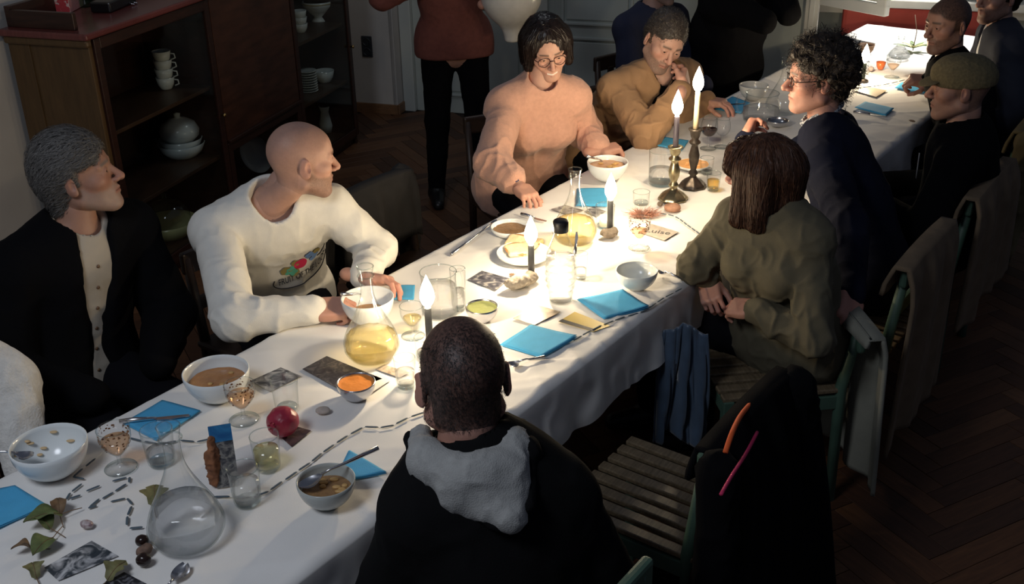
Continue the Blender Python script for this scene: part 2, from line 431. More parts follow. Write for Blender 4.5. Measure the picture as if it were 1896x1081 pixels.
def hand_mesh(side, curl=(.35, .5, .4), spread=.07, thumb=(.55, .3, .35), size=1.0, res=0.0024, curls=None):
    """local: wrist at 0, +Y to the fingers, +Z back of the hand; side +1 right, -1 left"""
    t = -side
    P = [rc((0, -.05, 0), (0, .012, 0), .027, .026, k=.012, flat=((0, 0, 1), 1.25)),
         bx((0, .048, 0), (.028, .032, .004), .011, k=.014), el((t*.022, .035, -.008), (.018, .03, .016), k=.012), el((-t*.024, .035, -.006), (.014, .03, .013), k=.012)]
    base = [(t*.0295, .084), (t*.0100, .090), (-t*.0100, .086), (-t*.0285, .076)]
    lens = [.070, .077, .071, .056]; rad = [.0088, .0090, .0085, .0075]
    nails = []
    for i in range(4):
        c = curls[i] if curls else curl
        sp = spread*(1.5-i)*t
        p = np.array([base[i][0], base[i][1], .001]); th = 0.0; L = lens[i]
        kn = el(p+np.array([0, -.004, .004]), (.009, .010, .008), k=.006); P.append(kn)
        for j, (fr, rr) in enumerate(((.46, 1.0), (.30, .92), (.24, .82))):
            th += c[j]
            d = np.array([math.sin(sp)*math.cos(th), math.cos(sp)*math.cos(th), -math.sin(th)])
            q = p+d*L*fr
            P.append(rc(p, q, rad[i]*rr, rad[i]*(rr-.07), k=.0045 if j == 0 else .0025)); p = q
        nails.append(p+np.array([0, -math.sin(th)*0-.002*math.cos(th), 0])+rad[i]*.75*np.array([0, math.sin(th), math.cos(th)]))
    p = np.array([t*.026, .016, -.008]); a, b, c = thumb
    d = unit([t*math.sin(a), math.cos(a), -.35]); q = p+d*.044; P.append(rc(p, q, .0135, .0108, k=.012))
    d2 = unit([t*math.sin(a-b), math.cos(a-b), -.42]); q2 = q+d2*.031; P.append(rc(q, q2, .0105, .0095, k=.004))
    d3 = unit([t*math.sin(a-b-c), math.cos(a-b-c), -.42]); q3 = q2+d3*.022; P.append(rc(q2, q3, .0098, .0080, k=.003)); nails.append(q3+np.array([t*.004, 0, .006]))
    V, Q = sdf_mesh(P, res, smooth=1)
    col = np.ones((len(V), 3))
    kn = np.zeros(len(V))
    for nl in nails:
        dd = np.sum((V-nl)**2, 1); kn = np.maximum(kn, np.exp(-dd/.00003))
    col = col*(1-kn[:, None]*np.array([-.10, .02, .02]))
    tip = sm(V[:, 1], .08, .16); col = col*(1+tip[:, None]*np.array([.05, -.10, -.08]))
    return V*size, Q, col
def ik(S, Wp, l1, l2, hint):
    S, Wp = np.array(S, float), np.array(Wp, float); d = Wp-S; L = np.linalg.norm(d)
    if L > (l1+l2)*.995:
        k = L/((l1+l2)*.995); l1 *= k; l2 *= k
    a = (l1*l1-l2*l2+L*L)/(2*L); h = math.sqrt(max(l1*l1-a*a, 0)); u = d/L
    n = np.array(hint, float); n = unit(n-u*(n@u)); return S+u*a+n*h
def join(parts):
    Vs, Qs, Cs, o = [], [], [], 0
    for V, Q, C in parts:
        Vs.append(V); Qs.append(Q+o); Cs.append(C); o += len(V)
    return np.concatenate(Vs), np.concatenate(Qs), np.concatenate(Cs)
def strands(V, Q, n, steps, step, width, keep=None, flow=None, lift=.003, jitter=.3, seed=0, curl=0.0, taper=True):
    """thin tapering hair ribbons that follow the surface (V,Q) along flow(p); two crossed tris strips each"""
    rs = np.random.RandomState(seed); bv = BVHTree.FromPolygons([Vector(v) for v in V], Q.tolist())
    ids = np.arange(len(V)) if keep is None else np.where(keep)[0]
    pick = rs.choice(ids, n); VV = []; FF = []; o = 0
    for k in range(n):
        p = V[pick[k]].copy(); pts = []; nn = np.array([0, 0, 1.0]); j = rs.randn(3)*jitter; lf = lift*(.3+1.2*rs.rand()); ns = int(steps*(.6+.6*rs.rand()))
        ph = rs.rand()*6.28
        for s in range(max(ns, 3)):
            c, nm, _, _ = bv.find_nearest(Vector(p))
            if c is None: break
            nn = np.array(nm); base = np.array(c)
            pts.append(base+nn*(lf*(1 if s else .2)))
            d = flow(base)+j
            if curl:
                ph += 1.1; tng = unit(np.cross(nn, d)); d = unit(d)+tng*math.cos(ph)*curl+nn*math.sin(ph)*curl
            d = d-nn*(d@nn)*(1-min(curl, .8)); p = base+unit(d)*step
            if curl: pts[-1] = pts[-1]+nn*lf*(1+math.sin(ph))*1.5
        pts = np.array(pts); m = len(pts)
        if m < 3: continue
        T = np.gradient(pts, axis=0); B = np.cross(T, nn); B /= np.linalg.norm(B, axis=1)[:, None]+1e-9
        wd = width*np.linspace(1, .25, m)[:, None] if taper else width
        VV.append(pts+B*wd); VV.append(pts-B*wd)
        i = np.arange(m-1); FF.append(np.stack([o+i, o+i+1, o+m+i+1, o+m+i], 1)); o += 2*m
    return np.concatenate(VV), np.concatenate(FF)

SKIN = mat('skin', (.6, .35, .25), rough=.5, attr=True, var=.06, vscale=60, bump=.12, bscale=420, spec=.35, sss=.12)
def eye_obj(c, R, hc, base, par, look=(0, 0)):
    m = MATS.get('eyeball')
    if m is None:
        m = bpy.data.materials.new('eyeball'); m.use_nodes = True; nt = m.node_tree; N = nt.nodes; L = nt.links; b = N['Principled BSDF']; b.inputs['Roughness'].default_value = .08
        tc = N.new('ShaderNodeTexCoord'); sx = N.new('ShaderNodeSeparateXYZ'); L.new(tc.outputs['Object'], sx.inputs[0])
        cr = N.new('ShaderNodeValToRGB'); mr = N.new('ShaderNodeMapRange'); mr.inputs[1].default_value = 0; mr.inputs[2].default_value = .0124
        L.new(sx.outputs['Y'], mr.inputs[0]); L.new(mr.outputs[0], cr.inputs[0])
        e = cr.color_ramp.elements; e[0].position = .84; e[0].color = (.62, .58, .55, 1); e[1].position = .86; e[1].color = (.05, .028, .015, 1)
        x = e.new(.97); x.color = (.005, .005, .005, 1); L.new(cr.outputs[0], b.inputs['Base Color']); MATS['eyeball'] = m
    a = np.linspace(0, math.pi, 9); V, F = lathe_data([(max(.0124*math.sin(t), 1e-5), -.0124*math.cos(t)) for t in a], 14)
    V = np.stack([V[:, 0], V[:, 2], V[:, 1]], 1); F = F[:, ::-1]
    o = mesh('eye', V, F, m, par)
    Rm = R@rot_to((look[0], 1, look[1]))
    o.matrix_local = Matrix([[*Rm[i], (hc+R@np.array(c)-base)[i]] for i in range(3)]+[[0, 0, 0, 1]])
    return o
def person(label, head_c, head_dir, pelvis, fwd, skin=(.55, .31, .22), roll=0.0, head=None, colors=None, hands=(), top=None, legs='sit',
           sw=.185, fem=False, cat='person', group=None, hs=1.0, shz=0.0, neck_back=.045, sh_axis=None, belly=0.0, trouser=None, seat_z=.46, neck_len=.165,
           knee_fwd=None, base_name='person', knee_spread=.11, body_res=.012, nohead=False, neck_base=None, shoulders=None):
    """one figure: skin mesh of overlapping islands (head, neck, trunk, arms, hands, legs) with clothes and hair as children"""
    head_c = np.array(head_c, float); fwd = unit([fwd[0], fwd[1], 0]); upz = np.array([0, 0, 1.0])
    base = np.array([pelvis[0], pelvis[1], 0.0]); Pc = np.array([pelvis[0], pelvis[1], (seat_z+.10) if legs == 'sit' else .93])
    R = rot_to(head_dir, roll=roll)
    hb = unit(R@np.array([0, -1, 0])*[1, 1, 0])
    Nb = head_c-upz*neck_len*hs+hb*neck_back if neck_base is None or isinstance(neck_base, str) else np.array(neck_base, float)
    rt = unit(np.cross(fwd, upz)) if sh_axis is None else unit(sh_axis)
    if shoulders is not None:
        sr_, sl_ = np.array(shoulders[0], float), np.array(shoulders[1], float); rt = unit((sr_-sl_)*[1, 1, 0]); Nb = (sr_+sl_)/2+upz*.058 if neck_base is None else Nb+0
    upT = unit(Nb-Pc); tf = unit(np.cross(upz, rt))            # chest normal
    tf = unit(tf-upT*(tf@upT))
    S = {1: Nb-upT*(.055+shz)+rt*sw, -1: Nb-upT*(.055+shz)-rt*sw}
    if shoulders is not None: S = {1: sr_, -1: sl_}
    mid = Pc*.55+Nb*.45-tf*.015; chest = Pc*.24+Nb*.76
    l1, l2 = .30*hs, .265*hs
    if fem: l1, l2 = .28*hs, .25*hs
    arms = {}
    for s in (1, -1):
        h = next((q for q in hands if q['side'] == s), None)
        if h is None: h = dict(side=s, w=Pc+tf*.30+rt*s*.12+upz*.10, dir=tf, nrm=upz, skip=True)
        hint = np.array(h.get('hint', (0, 0, -1)), float)+rt*s*.45
        Wr = np.array(h['w'], float); E = np.array(h['elbow'], float) if 'elbow' in h else ik(S[s], Wr, l1, l2, hint)
        arms[s] = (S[s], E, Wr, h)
    hipw = .095
    if legs == 'sit':
        kf = unit(knee_fwd) if knee_fwd is not None else fwd
        lg = {s: (Pc+rt*s*hipw, Pc+rt*s*knee_spread+kf*.44+upz*(-.06), Pc+rt*s*knee_spread+kf*.40+upz*(.09-Pc[2])) for s in (1, -1)}
    else:
        lg = {s: (Pc+rt*s*hipw-upz*.03, Pc+rt*s*(hipw+.02)+fwd*.015-upz*.44, Pc+rt*s*(hipw+.045)-fwd*.01+upz*(.08-Pc[2])) for s in (1, -1)}
    def trunk(t, shoulders=True):
        wch = .158 if not fem else .135
        P = [rc(Pc-rt*.075, Pc+rt*.075, .125+t, k=.05, flat=(tf, 1.12)), rc(Pc, mid, .165+t+belly*.6, .150+t+belly, k=.06, flat=(tf, 1.3)),
             rc(mid, chest, .150+t+belly*.5, wch+t, k=.06, flat=(tf, 1.38))]
        if belly: P.append(el(mid+tf*.04, (.13+belly, .10+belly, .16), k=.06, R=np.stack([rt, tf, upT], 1)))
        if fem:
            for s in (1, -1): P.append(el(chest+rt*s*.07+tf*.085-upT*.05, (.06+t, .055+t, .06+t), k=.05, R=np.stack([rt, tf, upT], 1)))
        for s in (1, -1):
            P += [rc(chest+rt*s*.05, S[s]-upT*.02, .095+t, .062+t, k=.05, flat=(tf, 1.15)), rc(Nb+upT*.0, S[s]+rt*s*.0, .055+t, .052+t, k=.04)]
        return P
    def arm(s, t, ts=0.0, k=.018, end=1.0, cuff=0.0):
        A, E, Wr, h = arms[s]; f = .9 if fem else 1.0
        e2 = E+(Wr-E)*end
        P = [rc(A, E, (.052+t)*f, (.041+t+ts)*f, k=k), rc(E, e2, (.041+t+ts)*f, (.028+t*.6+ts*.5)*f, k=.014)]
        if cuff: P.append(rc(E+(Wr-E)*(end-.10), e2, (.028+t*.6+ts*.5)*f+cuff, (.028+t*.6+ts*.5)*f+cuff*.5, k=.006))
        return P
    def legp(s, t):
        a, b, c = lg[s]; return [rc(a, b, .088+t, .060+t, k=.05), rc(b, c, .060+t, .042+t, k=.03)]
    # ---- skin
    parts = []; sk = np.array(skin, float)
    P = trunk(-.014)
    for s in (1, -1): P += arm(s, -.004, k=.02)+legp(s, -.012)+[rc(lg[s][2]-upz*.02, lg[s][2]+unit(fwd)*.13-upz*.055, .04, .028, k=.03)]
    P += [rc(Nb-upT*.06, Nb+(head_c-Nb)*.45, .062*hs, .052*hs, k=.03)]
    V, Q = sdf_mesh(P, body_res, smooth=1); parts.append((V, Q, np.tile(sk, (len(V), 1))))
    hk = dict(head or {}); eyes_open = hk.get('eyes', True)
    if not nohead:
        V, Q = head_parts(**hk); C = head_colors(V, skin, **(colors or {})); V = V*hs
        Vw = head_c+V@R.T; nk = hk.get('neck', 1.0)*hs; hp = head_c+R@np.array([0, -.036*hs, -.075*hs])
        Vn, Qn = sdf_mesh([rc(Nb-upT*.09, Nb-upT*.01, .072*nk, .060*nk, k=.03), rc(Nb-upT*.01, hp, .055*nk, .0455*nk, k=.03)], .0055, smooth=2)
        parts.append((Vn, Qn, np.tile(sk*.97, (len(Vn), 1))))
        parts.append((Vw, Q, C))
    for s in (1, -1):
        A, E, Wr, h = arms[s]
        if h.get('skip'): continue
        V, Q, C = hand_mesh(s, size=h.get('size', .94 if fem else 1.03)*hs, **h.get('pose', {}))
        y = unit(h['dir']); z = np.array(h['nrm'], float); z = unit(z-y*(z@y)); x = np.cross(y, z); H = np.stack([x, y, z], 1)
        parts.append((Wr+V@H.T, Q, C*sk*np.array([1.02, .93, .9])))
    V, Q, C = join(parts)
    o = mesh(base_name, V-base, Q, SKIN, None, True, base, colors=C); tag(o, label, cat, group)
    if eyes_open and not nohead:
        for s in (-1, 1): eye_obj((s*.031*hs, .0742*hs, .0058*hs), R, head_c, base, o, hk.get('look', (0, 0)) if False else (0, -.15))
    ctx = dict(o=o, base=base, R=R, hc=head_c, Nb=Nb, S=S, rt=rt, tf=tf, upT=upT, Pc=Pc, mid=mid, chest=chest, arms=arms, trunk=trunk, arm=arm, legp=legp, lg=lg, fwd=fwd, hs=hs)
    if trouser is not None:
        P = [rc(Pc-rt*.075, Pc+rt*.075, .112, k=.05, flat=(tf, 1.1))]
        for s in (1, -1): P += legp(s, .008)
        V, Q = sdf_mesh(P, .013, smooth=2); V = folds(V, Q, .004, 10)
        mesh('trousers', V-base, Q, trouser, o)
        for s in (1, -1):
            a = lg[s][2]; V, Q = sdf_mesh([rc(a-upz*.035, a+unit(fwd)*.15-upz*.055, .046, .034, k=.03), rc(a, a-upz*.04, .045, k=.03), bx(a+unit(fwd)*.06-upz*.086, (.03, .03, .0), .004, k=.03)], .012, smooth=1)
            mesh('shoe', V-base, Q, mat('black_shoe', (.008, .008, .008), rough=.4), o)
    return ctx
def garment(ctx, name, m, t=.012, ts=.012, res=.008, amp=.006, fscale=11.0, neck_r=.072, neck_h=.0, sleeves=(1, -1), ends={}, cuff=.004, extra=(), hem=.10, seed=0.0, smooth=1, cut=(), neck_tilt=0.0, neck_cut=True, attr=None):
    """sweater or coat over trunk and arms, with an open neck"""
    P = ctx['trunk'](t)
    for s in sleeves: P += ctx['arm'](s, t*.8, ts, end=ends.get(s, 1.0), cuff=cuff)
    P += list(extra); Nb, upT, tf = ctx['Nb'], ctx['upT'], ctx['tf']
    if neck_cut:
        P.append(rc(Nb+upT*(-.005+neck_h)+tf*(.012+neck_tilt), Nb+upT*.16+tf*.03, neck_r, neck_r*1.15, k=.012, op=-1))
    P += list(cut)
    V, Q = sdf_mesh(P, res, smooth=smooth)
    if amp:
        J = [ctx['mid']-tf*.02, ctx['mid']+tf*.08]
        for s in sleeves: J += [ctx['arms'][s][1], ctx['arms'][s][1]*.5+ctx['arms'][s][2]*.5, ctx['S'][s]-upT*.10]
        w = np.full(len(V), .40)
        for j in J: w += .75*np.exp(-np.sum((V-j)**2, 1)/.009)
        V = lap(folds(V, Q, amp*np.minimum(w, 1.3), fscale, seed=seed), Q)
    o = mesh(name, V-ctx['base'], Q, m, ctx['o'])
    return o, V, Q
def hl(ctx, p):              # head-local point -> world
    return ctx['hc']+ctx['R']@(np.array(p, float)*ctx['hs'])
def hair_mesh(ctx, name, prims, m, res=.0032, amp=.0025, fscale=60.0, seed=0.0, strand=None, stretch=(1, 1, 1), smooth=1):
    V, Q = sdf_mesh(prims, res, smooth=smooth)
    if amp: V = folds(V, Q, amp, fscale, stretch, seed)
    Vw = ctx['hc']+(V*ctx['hs'])@ctx['R'].T
    if strand:
        SV, SF = strands(V, Q, **strand)
        SV = ctx['hc']+(SV*ctx['hs'])@ctx['R'].T
        Q2 = np.concatenate([Q, SF+len(Vw)]); Vw = np.concatenate([Vw, SV]); Q = Q2
    return mesh(name, Vw-ctx['base'], Q, m, ctx['o'])
def glasses(ctx, m, r=.021, lens=True, h=.85):
    o = ctx['o']; base = ctx['base']
    for s in (-1, 1):
        a = np.linspace(0, 2*math.pi, 25)
        pts = np.array([hl(ctx, (s*(.032+r*1.08*math.cos(t)), .098-.006*abs(math.cos(t)), .003+r*h*math.sin(t))) for t in a])-base
        V, F = tube_data(pts, .0019, 6, cap=False); fr = mesh('glasses_rim', V, F, m, o)
        tp = np.array([hl(ctx, p) for p in ((s*.054, .093, .008), (s*.068, .07, .009), (s*.080, .01, .012), (s*.082, -.01, .004), (s*.080, -.022, -.012))])-base
        tube('glasses_temple', bez(tp, 12), .0018, m, o, 6)
    tube('glasses_bridge', np.array([hl(ctx, p) for p in ((-.011, .099, .006), (0, .103, .009), (.011, .099, .006))])-base, .0018, m, o, 6)
def short_hair_prims(t=.012, hl=.0, sides=.006, top=.0, w=1.0, nape=-.06):
    P = [el((0, -.017, .036+top*.5), ((.0745+sides)*w, .096+t, .088+t+top*.5), k=.015), rc((0, -.075, .0), (0, -.072, nape), .045, .035, k=.03, flat=((1, 0, 0), .8))]
    P += [el((0, .128, -.015+hl), (.085, .078, .088), k=.012, op=-1), bx((0, .05, -.09), (.12, .062, .07), .005, k=.01, op=-1), bx((0, -.05, nape-.06), (.12, .12, .045), .005, k=.01, op=-1)]
    for s in (-1, 1): P += [el((s*.086, -.008, -.008), (.018, .027, .036), k=.006, op=-1), bx((s*.09, .045, -.02), (.04, .03, .055), .004, k=.01, op=-1)]
    return P
HEAD_FLOW = lambda p: np.array([p[0]*.6, -1.0, -.25-8*max(-p[1]-.03, 0)])
# ------------------------------------------------------------------ the room
rs = np.random.RandomState(3); random.seed(5)
def ray_plane(px, py, p0, n):
    d = _F*CF+CR*(px-948)+CU*(540.5-py); return CAM+d*((np.array(p0)-CAM)@n/(d@n))
M_wall = mat('wall_plaster', (.56, .53, .49), rough=.9, var=.10, vscale=3, bump=.15, bscale=60)
M_wallg = mat('wall_painted_panel', (.44, .48, .45), rough=.6, var=.10, vscale=4, bump=.05, bscale=40)
M_base = mat('baseboard_wood', (.22, .11, .05), rough=.5, var=.25, vscale=18, stretch=(1, 1, 6))
M_white = mat('white_paint', (.62, .62, .58), rough=.5, var=.08, vscale=5)
M_sub = mat('floor_joint', (.018, .009, .004), rough=.8)
M_plank = [mat('oak_plank_%s' % n, c, rough=.55, var=.30, vscale=9, stretch=(1, 14, 14), bump=.06, bscale=70, detail=4) for n, c in
           (('amber', (.125, .050, .019)), ('brown', (.09, .036, .014)), ('honey', (.145, .063, .026)), ('dark', (.065, .026, .011)))]
def struct(o, **k):
    o['kind'] = 'structure'; return o
fl = struct(bm_obj('floor', box_bm(12.0, 12.5, .04, off=(0, 0, -.024)), M_sub, None, (1.0, 3.6, 0.0)))
# herringbone parquet: every plank that shows is a piece, the rest one mesh
PW, PN = .085, 5; PL = PW*PN; pa = math.radians(27.0); pc, ps_ = math.cos(pa), math.sin(pa)
def plank_bm(): return box_bm(PL-.0022, PW-.0022, .008, bev=.0012, seg=1)
pm = []
for m in M_plank:
    b = plank_bm(); me = bpy.data.meshes.new('plank'); b.to_mesh(me); b.free(); me.materials.append(m); pm.append(me)
bmrest = bmesh.new(); nshow = 0
def zone(x, y):
    p = proj((x, y, 0)); px, py = p
    if (np.array((x, y, 0))-CAM)@_F < .5: return False
    return (px > 1540 and 560 < py < 1150 and px < 1960) or (640 < px < 960 and 190 < py < 400) or (0 <= px < 120 and 600 < py < 800) or (880 < px < 1100 and 780 < py < 1100)
for k in range(-110, 130):
    for j in range(-14, 16):
        for vert in (0, 1):
            cx, cy = (k*PW+PL/2+j*2*PL, k*PW+PW/2) if not vert else (k*PW+PW/2+j*2*PL, k*PW+PW+PL/2)
            x, y = cx*pc-cy*ps_+1.0, cx*ps_+cy*pc+3.5
            rel = np.array([x, y])-RO; a_, b_ = rel@RA, rel@RB
            if a_ > (.80 if b_ < 2.8 else 1.3) or b_ < -.40 or b_ > 4.9 or a_ < -6.0 or y < -1.0: continue
            rz = pa+(math.pi/2 if vert else 0)
            if zone(x, y) and nshow < 300:
                o = bpy.data.objects.new('plank', pm[rs.randint(4)]); COL.objects.link(o); o.parent = fl
                o.location = (x-1.0, y-3.6, -.0005+.001*rs.rand()); o.rotation_euler = (0, 0, rz); nshow += 1
            else:
                M = Matrix.Translation((x-1.0, y-3.6, 0))@Matrix.Rotation(rz, 4, 'Z'); mi = rs.randint(4)
                b = bmesh.ops.create_cube(bmrest, size=1.0, matrix=M@Matrix.Diagonal((PL-.003, PW-.003, .008, 1)))
                for f in {f for v in b['verts'] for f in v.link_faces}: f.material_index = mi
me = bpy.data.meshes.new('parquet_remainder'); bmrest.to_mesh(me); bmrest.free()
tag(link('parquet_remainder', me, fl, M_plank), kind='stuff')
# walls
def wall(name, p0, p1, th, h, m, z0=0.0):
    p0, p1 = np.array(p0[:2]), np.array(p1[:2]); d = p1-p0; L = np.linalg.norm(d); c = (p0+p1)/2
    return struct(bm_obj(name, box_bm(L, th, h, bev=.002), m, None, (c[0], c[1], z0+h/2), (0, 0, math.atan2(d[1], d[0]))))
RBK = .82
wall('wall_left', room(-6.2, -.50), room(.9, -.50), .10, 2.7, M_wall)
w = room(.69+.05, -.225); struct(bm_obj('wall_pier', box_bm(.46, .10, 2.7, bev=.004), M_wall, None, (w[0], w[1], 1.35), (0, 0, RYAW)))
w = room(.765, -.012); struct(bm_obj('wall_return', box_bm(.035, .15, 2.7, bev=.004), M_wall, None, (w[0], w[1], 1.35), (0, 0, RYAW)))
wall('wall_back', room(RBK+.06, -.1), room(RBK+.06, 2.83), .08, 2.7, M_wallg)
wall('wall_far', room(1.50, 2.7), room(1.50, 5.0), .08, 2.7, M_wallg)
wall('baseboard_left', room(-6.2, -.437), room(-2.56, -.437), .018, .09, M_base)
w = room(.69-.008, -.222); struct(bm_obj('baseboard_pier', box_bm(.46, .016, .075, bev=.004), M_base, None, (w[0], w[1], .0375), (0, 0, RYAW)))
w = room(.758, .012); struct(bm_obj('baseboard_return', box_bm(.016, .135, .075, bev=.004), M_base, None, (w[0], w[1], .0375), (0, 0, RYAW)))
# panelled door and wainscot along the back wall
def panelled(name, b0, b1, h, panels, m, parent=None):
    e = empty(name, room(RBK+.012, (b0+b1)/2, 0), RYAW); e['kind'] = 'structure'
    Wd = b1-b0; box('leaf', (0, .02, h/2), (Wd, .035, h), m, e)
    for (x0, x1, z0, z1) in panels:
        cx, cz = (x0+x1)/2, (z0+z1)/2; w_, h_ = x1-x0, z1-z0; p = box('panel', (cx, -.002, cz), (w_-.05, .014, h_-.05), m, e, .006)
        for (dx, dz, sx, sz) in ((0, h_/2, w_, .022), (0, -h_/2, w_, .022), (w_/2, 0, .022, h_), (-w_/2, 0, .022, h_)):
            box('moulding', (cx+dx, -.006, cz+dz), (sx, .024, sz), m, e, .006)
    return e
d1 = panelled('door_1', .10, 1.02, 2.15, [(-.36, .36, .14, .78), (-.36, .36, .90, 2.0)], M_wallg)
hd = box('door_handle', (.40, -.03, 1.02), (.11, .03, .018), mat('brass', (.55, .38, .14), rough=.3, metal=1), d1, .006)
for i, b in enumerate((.055, 1.075)): struct(box('trim_%d' % (i+1), room(RBK-.005, b, 1.1), (.09, .05, 2.2), mat('trim_grey', (.50, .53, .50), rough=.55), None, .006, RYAW))
for i in range(2): panelled('wall_panel', 1.16+i*.62, 1.16+i*.62+.60, 1.25, [(-.24, .24, .14, .60), (-.24, .24, .70, 1.12)], M_wallg)
for i, (b0, b1) in enumerate(((1.13, 2.42),)): struct(box('trim_3', room(RBK-.01, (b0+b1)/2, 1.27), (b1-b0, .05, .035), mat('trim_grey', (.50, .53, .50)), None, .006, RYAW))
# double power socket on the pier
sp = ray_plane(680, 86, room(.69, 0, 0), np.array([*RA, 0])); so = empty('power_socket', (sp[0]-.004*RA[0], sp[1]-.004*RA[1], sp[2]), RYAW)
tag(so, 'dark double wall power socket on pale plaster beside the cabinet', 'socket')
M_sock = mat('socket_plastic', (.035, .038, .045), rough=.35)
box('cover_plate', (0, 0, 0), (.082, .012, .152), M_sock, so, .005)
for s in (-1, 1):
    r = lathe('socket_ring', [(.020, -.004), (.029, -.004), (.030, .006), (.027, .009), (.024, .008), (.021, -.002)], M_sock, so, (0, -.003, s*.036), 24, rot=(math.pi/2, 0, 0))
    lathe('socket_well', [(.0002, .0), (.021, .0), (.021, .003)], mat('socket_hole', (.004, .004, .005), rough=.6), so, (0, -.005, s*.036), 24, rot=(math.pi/2, 0, 0))

# ------------------------------------------------------------------ cabinet
M_cab = mat('dark_walnut', (.036, .012, .007), rough=.38, var=.45, vscale=7, stretch=(1, 1, 9), bump=.03, bscale=60, detail=5)
M_cabs = mat('side_veneer', (.11, .060, .022), rough=.45, var=.25, vscale=6, stretch=(8, 8, 1), detail=4)
M_cabt = mat('top_mahogany', (.17, .045, .040), rough=.25, var=.25, vscale=6, stretch=(1, 9, 1))
M_shelf = mat('shelf_wood', (.075, .034, .017), rough=.45, var=.3, vscale=8, stretch=(1, 9, 1))
M_pane = glass_mat('cabinet_glass', (.96, .98, .97), (.8, .85, .83), .5)
CL, CDp, CHt = 2.5, .42, 1.30
cabo = room(-CL, 0, 0); CYAW = math.atan2(RA[1], RA[0]); cb = empty('display_cabinet', (cabo[0], cabo[1], 0), CYAW)
tag(cb, 'long dark walnut display cabinet with glass doors along the plaster wall', 'cabinet')
def cbx(name, x0, x1, y0, y1, z0, z1, m=None, bev=.003, parent=None):
    return box(name, ((x0+x1)/2, (y0+y1)/2, (z0+z1)/2), (x1-x0, y1-y0, z1-z0), m or M_cab, parent or cb, bev)
cbx('plinth', .03, CL-.03, .02, CDp, 0, .05); cbx('bottom_board', 0, CL, .004, CDp, .045, .07, M_shelf)
cbx('back_panel', .0, CL, CDp-.014, CDp, .07, CHt-.03)
ls = cbx('side_panel', -.012, .014, .03, CDp, 0.0, CHt-.03, M_cabs)
cbx('side_stile', -.02, .014, -.004, .035, 0.0, CHt-.03, M_cabs, parent=cb); cbx('side_stile', -.02, .014, CDp-.11, CDp, 0, CHt-.03, M_cabs, parent=cb)
cbx('side_panel', CL-.02, CL, 0, CDp, 0, CHt-.03)
cbx('top_board', -.06, CL+.03, -.035, CDp+.01, CHt-.03, CHt, M_cabt, .008)
cbx('cornice', -.045, -.01, -.02, CDp, CHt-.065, CHt-.03, M_cabs, .01)
cbx('gallery_back', 0, CL, CDp-.03, CDp, CHt, CHt+.09); cbx('gallery_side', -.005, .02, CDp-.36, CDp-.03, CHt, CHt+.075)
XD = (.92, 1.75)
for x in XD: cbx('divider', x-.012, x+.012, .006, CDp-.014, .07, CHt-.03)
for x0, x1 in ((.014, XD[0]-.012), (XD[0]+.012, XD[1]-.012), (XD[1]+.012, CL-.02)):
    for z in (.44, .82):
        if x0 > .5 and x1 < 2 and z > .5: continue
        cbx('shelf', x0, x1, .03, CDp-.014, z-.02, z, M_shelf)
def glass_door(x0, x1, z0, z1):
    d = empty('glass_door'); d.parent = cb; d.location = (0, 0, 0)
    for (a, b, c, e) in ((x0, x0+.04, z0, z1), (x1-.04, x1, z0, z1), (x0+.04, x1-.04, z0, z0+.05), (x0+.04, x1-.04, z1-.05, z1)):
        cbx('door_rail', a, b, -.018, .002, c, e, parent=d)
    cbx('pane', x0+.04, x1-.04, -.010, -.006, z0+.05, z1-.05, M_pane, 0, parent=d)
    k = lathe('knob', [(.0001, .0), (.006, .0), (.006, .012), (.011, .016), (.011, .022), (.0001, .025)], mat('brass', (.55, .38, .14)), d, (x1-.02, -.018, (z0+z1)/2), 14, rot=(math.pi/2, 0, 0))
glass_door(.005, XD[0]-.003, .07, CHt-.035); glass_door(XD[1]+.003, CL-.003, .07, CHt-.035)
glass_door(XD[0]+.003, XD[1]-.003, .07, .50)
fp = cbx('flap_door', XD[0]+.006, XD[1]-.006, -.014, .006, .515, CHt-.04, mat('flap_veneer', (.07, .025, .013), rough=.3, var=.45, vscale=5, stretch=(1, 1, 5), detail=5), .004)
cbx('flap_lip', XD[0]+.01, XD[1]-.01, -.03, .0, .50, .518)

# dishes behind the glass
M_china = mat('cream_china', (.72, .70, .64), rough=.2, var=.05, vscale=30); M_china2 = mat('white_china', (.74, .77, .76), rough=.18)
M_glass = glass_mat('clear_glass')
def cab_at(px, py, depth=.2, z=None):
    n = np.array([*(-RB), 0]); p0 = np.array([*(RO-RB*depth), 0]); p = ray_plane(px, py, p0, n)
    return (p[0], p[1], p[2] if z is None else z)
def cup_prof(r, h, t=.003): return [(.0001, 0), (r*.55, 0), (r*.62, .004), (r*.85, h*.4), (r, h), (r-t, h), (r*.82, h*.42), (r*.55, .008), (.0001, .007)]
def thing_lathe(name, prof, m, label, cat, loc, group=None, seg=32, mod=None, rot=None):
    o = lathe(name, prof, m, None, loc, seg, mod, rot); tag(o, label, cat, group); return o
for k in range(4):
    c = cab_at(292, 60, .22, .822+k*.045); o = thing_lathe('stacked_cup', cup_prof(.048, .062), M_china, 'cream cup in the stack behind the cabinet glass', 'cup', c, 'stacked cream cups in the cabinet')
    tube('handle', [(.045, 0, .048), (.065, 0, .045), (.068, 0, .025), (.046, 0, .016)], .004, M_china, o, 6)
c = cab_at(335, 45, .24, .82); thing_lathe('glass_compote', [(.0001, 0), (.045, 0), (.04, .006), (.008, .02), (.008, .09), (.02, .1), (.06, .15), (.057, .15), (.015, .105), (.0001, .1)], M_glass, 'clear stemmed glass compote beside the stacked cream cups', 'glass', c)
c = cab_at(322, 180, .22, .44); o = thing_lathe('serving_bowl', cup_prof(.125, .075, .004), M_china2, 'wide pale serving bowl at the bottom of the middle shelf stack', 'bowl', c)
